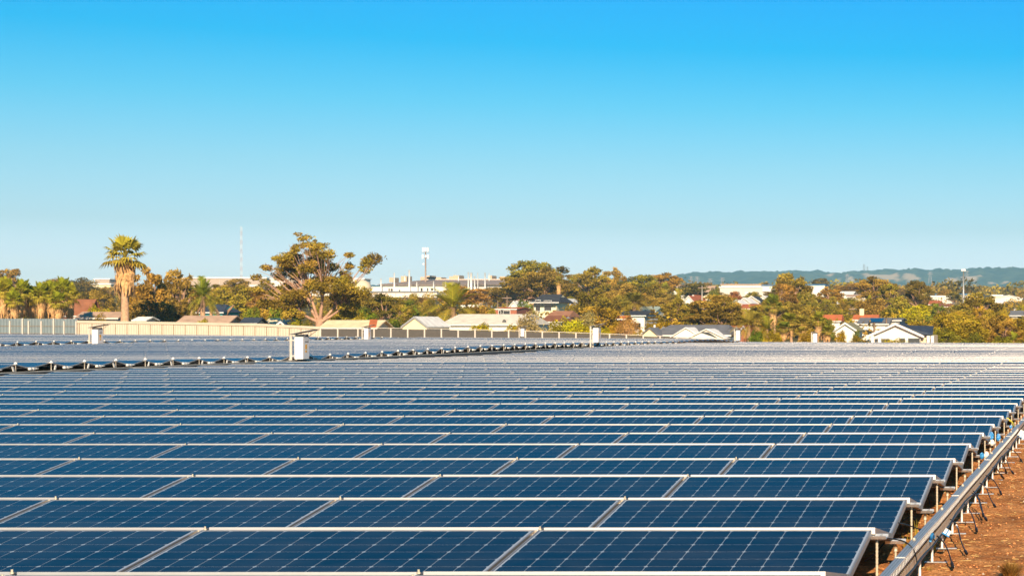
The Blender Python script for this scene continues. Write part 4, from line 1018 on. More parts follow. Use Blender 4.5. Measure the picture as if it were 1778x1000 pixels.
# ------------------------------------------------------------------ far industry
def block(name, label, cat, x0, x1, y0, y1, D, dep, wall, extra=None, roof=None):
    X0, X1 = WX(x0, D), WX(x1, D); Xc = (X0 + X1) / 2; g = min(gz(Xc, D), WZ(y1, D)) - 1; t_ = thing(name, label, cat, (Xc, D, g))
    w = (X1 - X0) / 2; z = WZ(y0, D) - g
    MB().box(-w, w, 0, dep, 0, z, wall).build('wall', t_)
    MB().box(-w - .4, w + .4, -.4, dep + .4, z + .003, z + .5, roof or R_WH).build('roof', t_)
    n = int(2 * w / 7); mb = None
    for q in range(1, n):                                        # wall joints and doors
        x = -w + 2 * w * q / n; MB().box(x - .08, x + .08, -.06, -.003, 0, z - .1, M_conduit).build('wall_joint', t_)
    return t_
F_D = 830
fac = thing('factory', 'huge white factory with grey roof, ducts and chimneys on the left hill', 'factory', (WX(760, F_D), F_D, gz(WX(760, F_D), F_D) - 1))
fx = lambda px, D=F_D: WX(px, D) - fac.location.x
fz = lambda py, D=F_D: WZ(py, D) - fac.location.z
R_FAC = roofm('factory_grey', (.32, .24, .19)); W_FAC = wallm('factory_white', (.72, .66, .58))
mb = MB(); mb.box(fx(640), fx(770), -8, 60, 0, fz(507, 822), W_FAC); mb.build('front_hall', fac)
mb = MB(); mb.box(fx(638), fx(786), 2, 60, 0, fz(498), W_FAC); mb.build('middle_hall', fac)
mb = MB(); mb.box(fx(640), fx(884), 14, 62, 0, fz(494, 845), W_FAC); mb.build('rear_hall', fac)
mb = MB(); mb.hexa([(fx(636), 12, fz(494.5, 843)), (fx(892), 12, fz(494.5, 843)), (fx(876), 60, fz(487, 890)), (fx(652), 60, fz(487, 890)), (fx(636), 12, fz(494, 843)), (fx(892), 12, fz(494, 843)), (fx(876), 60, fz(486, 890)), (fx(652), 60, fz(486, 890))], R_FAC); mb.build('roof', fac)
mb = MB(); mb.box(fx(652), fx(876), 60, 61, fz(487.5, 890), fz(484.5, 890), wallm('parapet', (.62, .50, .40))); mb.build('parapet', fac)
mb = MB(); mb.box(fx(640), fx(772), -8.5, -7.9, fz(507.6, 822), fz(505.8, 822), R_GR); mb.build('gutter', fac)
for px, w_, y0, y1, dd in ((666, 2.2, 484, 498, 2), (715, 2.8, 469.5, 498, 3), (728, 2, 490, 500, 1), (757, 2, 489, 500, 1), (778, 2, 489, 500, 1), (689, 2.2, 474, 494, 8), (707, 2, 478, 486, 50), (817, 2, 473, 494, 10), (822, 4, 474, 494, 12), (828, 2, 480, 494, 9), (833.5, 1.2, 474, 493, 14), (846, 2, 474, 494, 10), (853, 1.3, 475, 484, 50), (800, 1.4, 478, 485, 50)):
    D_ = F_D + dd; MB().tube([(fx(px, D_), dd - 3, 1 if dd < 20 else fz(488, D_)), (fx(px, D_), dd - 3, fz(y0, D_))], w_ * D_ / F / 2, M_white, 8).build('chimney', fac, True)
for a, c, y0 in ((696, 706, 479.5), (730, 748, 481), (741, 748, 478.5), (757, 766, 481.5), (780, 787, 480), (787, 797, 478), (848, 854, 478.5), (868, 877, 480), (676, 683, 482)):
    D_ = 893; mb = MB(); mb.box(fx(a, D_), fx(c, D_), 63, 70, fz(490, D_), fz(y0, D_), wallm('vent_tan', (.56, .40, .26))); mb.build('roof_vent', fac)
for a, c, y0, y1 in ((690, 692, 503, 506), (728, 731, 500, 505), (746, 749, 500, 504), (739, 741, 500, 505), (676, 679, 501, 505), (672, 674, 501, 505)):
    MB().box(fx(a), fx(c), 1.6, 1.99, fz(y1), fz(y0), M_dark).build('window', fac)
for px in range(655, 770, 16): MB().box(fx(px, 822) - .15, fx(px, 822) + .15, -8.15, -8.0, 0, fz(508, 822), M_conduit).build('wall_joint', fac)
L_ = []
block('factory', 'long white factory roof along the left skyline under the lattice mast', 'factory', 300, 462, 483.5, 492, 920, 8, wallm('tan_shade', (.42, .33, .26)))
block('factory', 'short white factory roof on the skyline left of the tall palm', 'factory', 165, 190, 485.5, 497, 900, 8, wallm('tan_shade', (.42, .33, .26)))
block('warehouse', 'cream warehouse wall on the hillside left of the tall palm', 'warehouse', 118, 192, 494, 510, 860, 8, wallm('hill_cream', (.62, .52, .34)))
block('warehouse', 'white warehouse seen through the crown of the big gum', 'warehouse', 470, 632, 485, 498, 900, 8, W_FAC)
block('warehouse', 'low white warehouse left of the big gum below the skyline roof', 'warehouse', 436, 464, 497, 500.5, 800, 6, W_FAC)
block('warehouse', 'small pale warehouse in the scrub left of the big gum', 'warehouse', 423, 434, 502, 512, 720, 5, wallm('pale_green', (.5, .48, .36)))
block('factory', 'long white two step factory before the blue hills', 'factory', 1250, 1330, 499.5, 512, 860, 12, CRM if False else wallm('hall_white', (.60, .55, .48)))
block('factory', 'upper white hall behind the two step factory', 'factory', 1252, 1334, 495, 503, 930, 12, wallm('far_white', (.74, .68, .60)), roof=R_PNK)
block('factory', 'grey roofed hall at the right end of the two step factory', 'factory', 1324, 1346, 496.5, 508, 840, 8, WHT, roof=R_BLU)
block('warehouse', 'pale green shed in front of the long two step factory', 'warehouse', 1296, 1310, 510, 518, 640, 6, mat('pale_green_roof', (.36, .42, .33), .6))
block('factory', 'white hall with bluish roof right of the round gum tree', 'factory', 1400, 1432, 495.5, 505, 850, 12, WHT, roof=R_BLU)
block('warehouse', 'white shed with bright blue roof behind the tall light mast', 'warehouse', 1624, 1700, 512, 521, 760, 30, WHT, roof=R_BLU)
block('warehouse', 'white shed left of the bright blue roof', 'warehouse', 1617, 1654, 516, 524, 640, 20, WHT)
sh = house('huge white gabled shed on the right hillside', 1728, 1775, 513, 518, 700, 40, R_WH, W_FAC, 'y', name='warehouse', cat='warehouse', over=.3)
block('warehouse', 'low white annex left of the huge white gabled shed', 'warehouse', 1722, 1740, 514, 522, 745, 20, CRM)
block('warehouse', 'small flat white building in front of the huge white shed', 'warehouse', 1724, 1740, 526, 531, 640, 12, WHT)
tk = thing('storage_tank', 'cream domed storage tank behind the right branches of the big gum', 'tank', (WX(629, 780), 780, gz(WX(629, 780), 780)))
mb = MB(); R_ = 3.6; zt = WZ(486, 780) - tk.location.z
mb.tube([(0, 0, -.5), (0, 0, zt * .55)] + [(0, 0, zt * (.55 + .45 * sin(a))) for a in (.3, .6, .9, 1.2, 1.5)], [R_, R_] + [R_ * cos(a) for a in (.3, .6, .9, 1.2, 1.5)], mat('tank_cream', (.62, .52, .36), .6), 20); mb.build('tank_shell', tk, True)
mb = MB(); mb.box(-3.4, -3.15, -2.1, -1.9, 0, zt * .8, M_grey); mb.build('ladder', tk)
ex = thing('loader', 'yellow machine beside the cream domed tank', 'machine', (WX(617, 700), 700, gz(WX(617, 700), 700)))
zb = WZ(502, 700) - ex.location.z
MB().box(-.7, .8, 0, 1.5, 0, zb, M_dark).build('chassis', ex); MB().hexa([(-.8, 0, zb + .01), (.8, 0, zb + .01), (.8, 1.5, zb + .01), (-.8, 1.5, zb + .01), (-.5, 0, zb + .9), (.7, 0, zb + .9), (.7, 1.4, zb + .9), (-.5, 1.4, zb + .9)], M_yellow).build('cab', ex)
for q in (-2.0, -1.0): MB().tube([(q, -.05, zb - .5), (q, .2, zb - .5)], .28, M_white, 8).build('lamp', ex)

# ------------------------------------------------------------------ masts and poles
M_mastr = mat('mast_red', (.55, .38, .34), .6); M_mastw = mat('mast_white', (.70, .68, .66), .6); M_pole = mat('timber_pole', (.33, .23, .17), .9); M_lat = mat('lattice_steel', (.45, .44, .43), .5, metal=.4)
def lattice(name, label, px, ytop, ybase, D, w, m2=None, arms=(), taper=.5, sec=8, r=.12):
    X = WX(px, D); zb = WZ(ybase, D); zt = WZ(ytop, D); t_ = thing(name, label, 'mast', (X, D, zb)); H = zt - zb
    for i in range(sec):
        mb = MB(); z0, z1 = H * i / sec, H * (i + 1) / sec; a, c = w * (1 - (1 - taper) * i / sec), w * (1 - (1 - taper) * (i + 1) / sec); m = (m2 if m2 and i % 2 else (M_mastr if m2 else M_lat))
        q0 = [(-a, -a), (a, -a), (a, a), (-a, a)]; q1 = [(-c, -c), (c, -c), (c, c), (-c, c)]
        for j in range(4):
            k = (j + 1) % 4
            mb.tube([(*q0[j], z0), (*q1[j], z1)], r, m, 4); mb.tube([(*q0[j], z0), (*q1[k], z1)], r * .6, m, 4); mb.tube([(*q1[j], z1), (*q1[k], z1)], r * .6, m, 4)
        mb.build('mast_section', t_)
    for f, L in arms:
        mb = MB(); mb.tube([(-L, 0, H * f), (0, 0, H * f + L * .25), (L, 0, H * f)], r, m2 or M_lat, 4); mb.tube([(-L, 0, H * f), (L, 0, H * f)], r, m2 or M_lat, 4); mb.build('cross_arm', t_)
    return t_
lattice('lattice_mast', 'tall thin red and white lattice mast on the left skyline', 419, 394, 486, 1000, .38, M_mastw, taper=.9, sec=12, r=.035)
t_ = lattice('lattice_mast', 'dark radio mast on the highest hill crest at the right', 1500.5, 459, 474, 5900, 3, None, taper=.7, sec=5, r=.45)
t_ = lattice('lattice_mast', 'white radio mast just right of the dark one on the hill crest', 1506, 463, 474, 5900, 2, None, taper=.7, sec=4, r=.45)
for px, y0, y1, D, lab in ((1200, 480, 498, 2300, 'brownish pylon before the left end of the blue hills'), (1210, 480, 498, 2300, 'pylon with one long arm before the left end of the blue hills'), (1233, 484, 496, 2200, 'small dark pylon left of the long white factory'), (1254, 482, 496, 2400, 'pale pylon just above the long white factory'), (1471, 476, 488, 3000, 'small pylon in front of the pale hill clearing'), (1615, 472, 484, 3200, 'slim pylon on the hillside right of the dark pine'), (1648.5, 495, 512, 1500, 'slim pylon left of the bright blue roof'), (1660, 491, 507, 2000, 'faint pylon left of the tall light mast'), (1670, 480, 498, 2200, 'faint pylon just behind the tall light mast'), (1679, 470, 496, 2200, 'tall faint pylon right of the tall light mast')):
    lattice('power_pylon', lab, px, y0, y1 + 8, D, 2.2 * D / 2300, None, arms=((.95, 2.8 * D / 2300), (.8, 3.6 * D / 2300)) + (((.55, 12),) if px == 1210 else ()), taper=.3, sec=5, r=.16 * D / 2300)
ct = thing('cell_tower', 'brown phone tower with white antennas above the factory', 'phone tower', (WX(739, 870), 870, gz(WX(739, 870), 870)))
z0 = ct.location.z; zc = lambda py: WZ(py, 870) - z0
MB().tube([(0, 0, 0), (0, 0, zc(432))], [.42, .26], M_pole, 8).build('pole', ct, True)
for dx, y0, y1 in ((-.95, 430, 437), (.1, 430, 437), (1.15, 430, 437), (-1.1, 442, 449), (1.35, 442.5, 449), (.3, 443, 447)):
    MB().box(dx - .33, dx + .33, -.7, -.35, zc(y1), zc(y0), M_white).build('antenna', ct)
for y0 in (438, 447): MB().box(-1.5, 1.6, -.36, .4, zc(y0 + .8), zc(y0), M_grey).build('platform', ct)
MB().tube([(-.8, -.6, zc(458.5)), (-.8, -.35, zc(458.5))], .4, M_white, 10).build('dish', ct)
lm = thing('light_mast', 'tall grey stadium light mast with a lamp cluster before the hills', 'light mast', (WX(1673, 640), 640, gz(WX(1673, 640), 640)))
z0 = lm.location.z; zc = lambda py: WZ(py, 640) - z0
MB().tube([(0, 0, 0), (0, 0, zc(470))], [.32, .2], M_lat, 8).build('pole', lm, True)
for q in range(6):
    a = 2 * pi * q / 6; MB().box(.5 * cos(a) - .22, .5 * cos(a) + .22, .5 * sin(a) - .15, .5 * sin(a) + .15, zc(470.5), zc(467.5), M_white).build('lamp', lm)
MB().box(-.75, .75, -.5, .5, zc(471.2), zc(470.55), M_grey).build('lamp_ring', lm)
def upole(px, y0, y1, D, lab, arm=1.0):
    X = WX(px, D); g = gz(X, D); t_ = thing('utility_pole', lab, 'pole', (X, D, g)); zt = WZ(y0, D) - g
    MB().tube([(0, 0, -.3), (0, 0, zt)], [.17, .12], M_pole if px != 1219 else M_fpost, 7).build('pole', t_, True)
    if arm: MB().box(-arm, arm, -.22, -.12, zt - .6, zt - .45, M_pole).build('cross_arm', t_)
    return t_
upole(880.5, 513, 536, 400, 'timber utility pole with crossbar behind the red brick house')
upole(864, 522, 536, 400, 'short bare post left of the crossbar utility pole', 0)
upole(1219, 496, 515, 470, 'pale utility pole on the wooded hillside below the blue hills')
upole(1481, 532, 556, 380, 'utility pole between the two terracotta roofs', .8)
upole(1518, 560, 580, 225, 'slim pole in front of the white solar roofed house', 0)
upole(1539, 552, 572, 285, 'slim brown pole beside the grey steel shed', 0)
for q, (y0, sag) in enumerate(((541, 3.4), (544.5, 3.0))):
    a, c = P(1396, y0 - 3, 380), P(1560, y0 + 1, 372); pts = [a.lerp(c, s / 12) - Vector((0, 0, .5 * sin(s / 12 * pi))) for s in range(13)]
    tag(MB().tube(pts, .045, M_grey, 4).build('power_line', None, True), ('upper' if q == 0 else 'lower') + ' thin power line crossing the trees above the terracotta roofs', 'power line')

# ------------------------------------------------------------------ the notable trees
def big_gum():
    D = 222; px0, py0 = 555, 567; k = D / F / 5.0; X0 = WX(px0, D); g = gz(X0, D); r = np.random.default_rng(5)
    sp = [(130,240,35,15),(130,330,50,25),(115,420,50,30),(340,120,60,30),(240,190,40,25),(365,180,50,30),(460,165,35,35),(275,240,40,25),(260,320,70,40),(400,290,90,50),(510,260,70,50),(590,220,60,35),(530,85,55,25),(445,85,20,12),(670,145,75,30),(710,225,50,25),(805,205,40,25),(770,300,50,30),(940,290,85,55),(690,370,40,35),(790,430,90,50),(860,440,40,40),(650,560,90,55),(700,520,90,40),(930,560,95,60),(820,600,80,50),(480,310,80,50),(350,370,60,30),(200,470,60,40),(200,540,90,40),(300,540,60,40),(250,640,80,55),(420,640,50,40),(110,520,60,30),(540,420,50,35),(760,700,90,45),(420,735,50,35),(320,715,70,45)]
    sp += [(x_, y_, 70, 45) for x_, y_ in ((340,240),(430,220),(620,300),(560,340),(300,400),(160,400),(560,480),(480,560),(760,530),(880,520),(350,620),(640,640),(860,650),(180,600))]
    cl = []
    for zx, zy, rx, ry in sp:
        px, py = 440 + zx / 5, 400 + zy / 5; x = WX(px, D) - X0; z = WZ(py, D) - g
        lim = 5.0 * math.sqrt(max(.1, 1 - (x / 8.) ** 2)); y = r.uniform(-lim, lim)
        if abs(x) < 1.3 and z < 4.6: y = abs(y) * .8 + 1.2
        for q in range(4):
            f = r.uniform(.55, .85); ox_, oy_, oz_ = r.normal(0, .52, 3)
            cl.append((x + ox_ * rx * k, y + oy_ * rx * k, z + oz_ * ry * k, rx * k * 1.15 * f, (rx + ry) / 2 * k * 1.3 * f, ry * k * 1.15 * f))
    vol = np.array([c[3] * c[5] for c in cl]); ns = 42000 * vol / vol.sum()
    crown = leaf_mesh('crown', [(*c, n) for c, n in zip(cl, ns)], .14, r, .26)
    mb = MB(); zf = WZ(548, D) - g
    heads = []
    for x, z, y in ((-2.2, zf + 3.0, .8), (-1.0, zf + 3.9, -1.2), (.1, zf + 4.2, .9), (.9, zf + 4.0, -.9), (2.3, zf + 2.8, 1.3), (3.6, zf + 1.9, -.5), (-3.0, zf + 1.5, -1.4)):
        base = Vector((x * .05, y * .05, zf * .75)); e = Vector((x, y, z)); heads.append((base, e))
        mid = base.lerp(e, .5) + Vector((x * .12, 0, -.35 if abs(x) > 2 else .1))
        pts = [base * (1 - s) ** 2 + mid * 2 * s * (1 - s) + e * s * s for s in (0, .25, .5, .75, 1)]
        mb.tube(pts, [.20, .16, .13, .10, .08], M_bark, 8, cap=False)
    mb.tube([(0, 0, -.4), (0, 0, zf * .4), (0, 0, zf * .78), (0.02, 0, zf)], [.62, .48, .44, .34], M_bark, 10)
    for c in cl:
        e = Vector(c[:3]); hd = min(heads, key=lambda h: (h[1] - e).length + (2 if e.z < h[1].z - 1 else 0)); st = hd[0].lerp(hd[1], .55 + .45 * r.random()); d = e - st
        for q in range(1):
            ee = e + Vector(r.normal(0, .45, 3)) + Vector((0, 0, c[5] * .2)); mid = st + (ee - st) * .5 + Vector(r.normal(0, .22, 3)) + Vector((0, 0, .2))
            pts = [st * (1 - s) ** 2 + mid * 2 * s * (1 - s) + ee * s * s for s in (0, .33, .66, 1)]
            mb.tube(pts, [.07, .05, .032, .012], M_bark, 5, cap=False)
    for x, y, z in ((6.3, .5, 9.4), (6.0, -.4, 8.9), (-6.2, 0, 8.6)):   # bare twigs at the outer edge
        st = Vector((x * .55, 0, 5.6)); mb.tube([st, st.lerp(Vector((x, y, z)), .6) + Vector((0, 0, -.2)), (x, y, z)], [.06, .035, .012], M_bark, 4, cap=False)
    plant_thing('tree', 'biggest spreading gum tree with many bare pinkish limbs behind the fence corner', 'tree', (crown, mb.mesh('trunk', True), None), X0, D, g, (1, 1, 1), (.30, .24, .022))
big_gum()
def palm_at(px, ytop, wpx, D, label, meshes, H, Rw, col=G_PALM, name='palm_tree', group=None, ztilt=0.):
    X = WX(px, D); g = gz(X, D); h = WZ(ytop, D) - g; s = wpx * D / F / Rw
    return plant_thing(name, label, 'palm tree', meshes, X, D, g, (s, s, h / H), col, 0, group)
palm_at(217, 423, 74, 226, 'tall fan palm with thick trunk and heavy skirt of dead fronds', fan_palm(3, 10, 2.7, 27, 1.25, .42), 10, 5.0, (.36, .31, .024))
FPM = [fan_palm(11 + i, 6, 2.0, 26, 1.0, .2, (.3, -.4, .1)[i]) for i in range(3)]
for i, (px, yt, D) in enumerate(((2, 489, 224), (15, 490, 229), (38, 492, 224), (-12, 494, 231), (58, 503, 226), (70, 497, 224), (80, 496, 230), (93, 495, 225), (108, 489, 224), (118, 499, 230), (28, 510, 221), (100, 512, 221))):
    palm_at(px, yt, 42, D, ['fan palm at the left border', 'bright fan palm behind the left border palm', 'leaning fan palm with pale bent trunk behind the blue fence', 'half hidden fan palm cut by the left border', 'low dark fan palm between the two palm clumps', 'first bright fan palm of the right hand clump', 'fan palm with short skirt in the right hand clump', 'middle fan palm of the right hand clump', 'tallest fan palm of the clump by the cream fence', 'last fan palm of the row before the brown roof', 'low fan palm tucked in front of the leaning one', 'low fan palm tucked in front of the clump'][i], FPM[i % 3], 6, 4.3, (.25, .27, .016) if i % 3 else (.30, .28, .02), group='row of fan palms behind the blue fence')
feath = feather_palm(41, 6, 3.6, 30, .3, 22); feath2 = feather_palm(42, 7, 3.0, 34, .26)
palm_at(352, 488, 56, 232, 'bushy palm with curved bare trunks above the pinkish roof', feather_palm(43, 5.3, 2.4, 40, .3, 22), 5.3, 4.2, (.17, .22, .018))
for i, (dx, lean) in enumerate(((-22, .5), (-14, .7), (16, -.2), (32, -.9), (38, .8))):
    X = WX(352 + dx, 231 + i * .7); D = 231 + i * .7; g = gz(X, D); z1 = WZ(530, D) - g; L = lean
    tag(MB().tube([(X, D, g - .2), (X + L * .2, D, g + z1 * .6), (X + L * .6, D, g + z1 * .85), (X + L * 1.4, D, g + z1)], [.22, .19, .17, .12], M_palmtrunk, 8).build('bare_trunk', None, True), 'bare pale trunk %s of the bushy palm, %s' % (('left', 'left', 'right', 'right', 'right')[i], ('outermost on that side', 'next to its stem', 'straight and upright', 'leaning left', 'leaning right')[i]), 'tree trunk', 'bare trunks beside the bushy palm')
palm_at(786, 497, 98, 250, 'wide green feather palm behind the long cream roof', feath, 6, 5.9, (.30, .29, .022))
palm_at(1101, 508, 60, 345, 'orange hearted feather palm with hanging fronds on the wooded hill', feath2, 7, 5.2, (.21, .19, .025))
palm_at(970, 482, 18, 385, 'slim fan palm with long dead skirt beside the tall pines', fan_palm(17, 10, 1.6, 24, 1.7, .22), 10, 3.0, (.25, .21, .035))
palm_at(1153, 494, 24, 520, 'yellow green palm on the ridge below the gum trees', FPM[0], 6, 4.3, (.27, .26, .02))
palm_at(1178, 504, 30, 420, 'low golden palm left of the striped roofs', feath, 6, 5.9, (.30, .25, .03))
PT = ((1300, 541, 62, 213, .0), (1332, 552, 40, 211, 0), (1346, 517, 44, 262, 1), (1318, 545, 46, 222, 1), (1375, 548, 50, 216, 1), (1360, 562, 40, 208, 2), (1398, 552, 44, 214, 1), (1420, 545, 36, 212, 2), (1432, 556, 36, 215, 1), (1390, 570, 30, 206, 2), (1440, 568, 34, 210, 1))
PL = ['arching palm just right of the orange gable', 'low palm beside the second cabinet of the thicket', 'taller palm with dead skirt standing over the thicket', 'golden palm with drooping fronds right of the arching one', 'palm in the middle of the thicket', 'short dark palm in front of the thicket', 'ragged palm above the white pots', 'palm with one bright upright frond', 'green palm left of the white cottage', 'lowest palm in front of the thicket centre', 'dry palm at the cottage corner']
for i, (px, yt, w, D, q) in enumerate(PT):
    m_, H_, R_ = ((feath, 6, 5.9), (FPM[1], 6, 4.3), (FPM[2], 6, 4.3))[int(q)]
    palm_at(px, yt, w, D, PL[i], m_, H_, R_, [(.28, .23, .035), (.22, .22, .022), (.14, .17, .02)][i % 3], group='palm thicket at the right of the orange roof')
palm_at(1760, 578, 26, 205, 'small bright palm at the foot of the golden trees at right', feath, 6, 5.9, (.24, .28, .02))
palm_at(1509, 516, 14, 420, 'small yellow palm under the pale limbed pine', FPM[0], 6, 4.3, (.3, .28, .02))

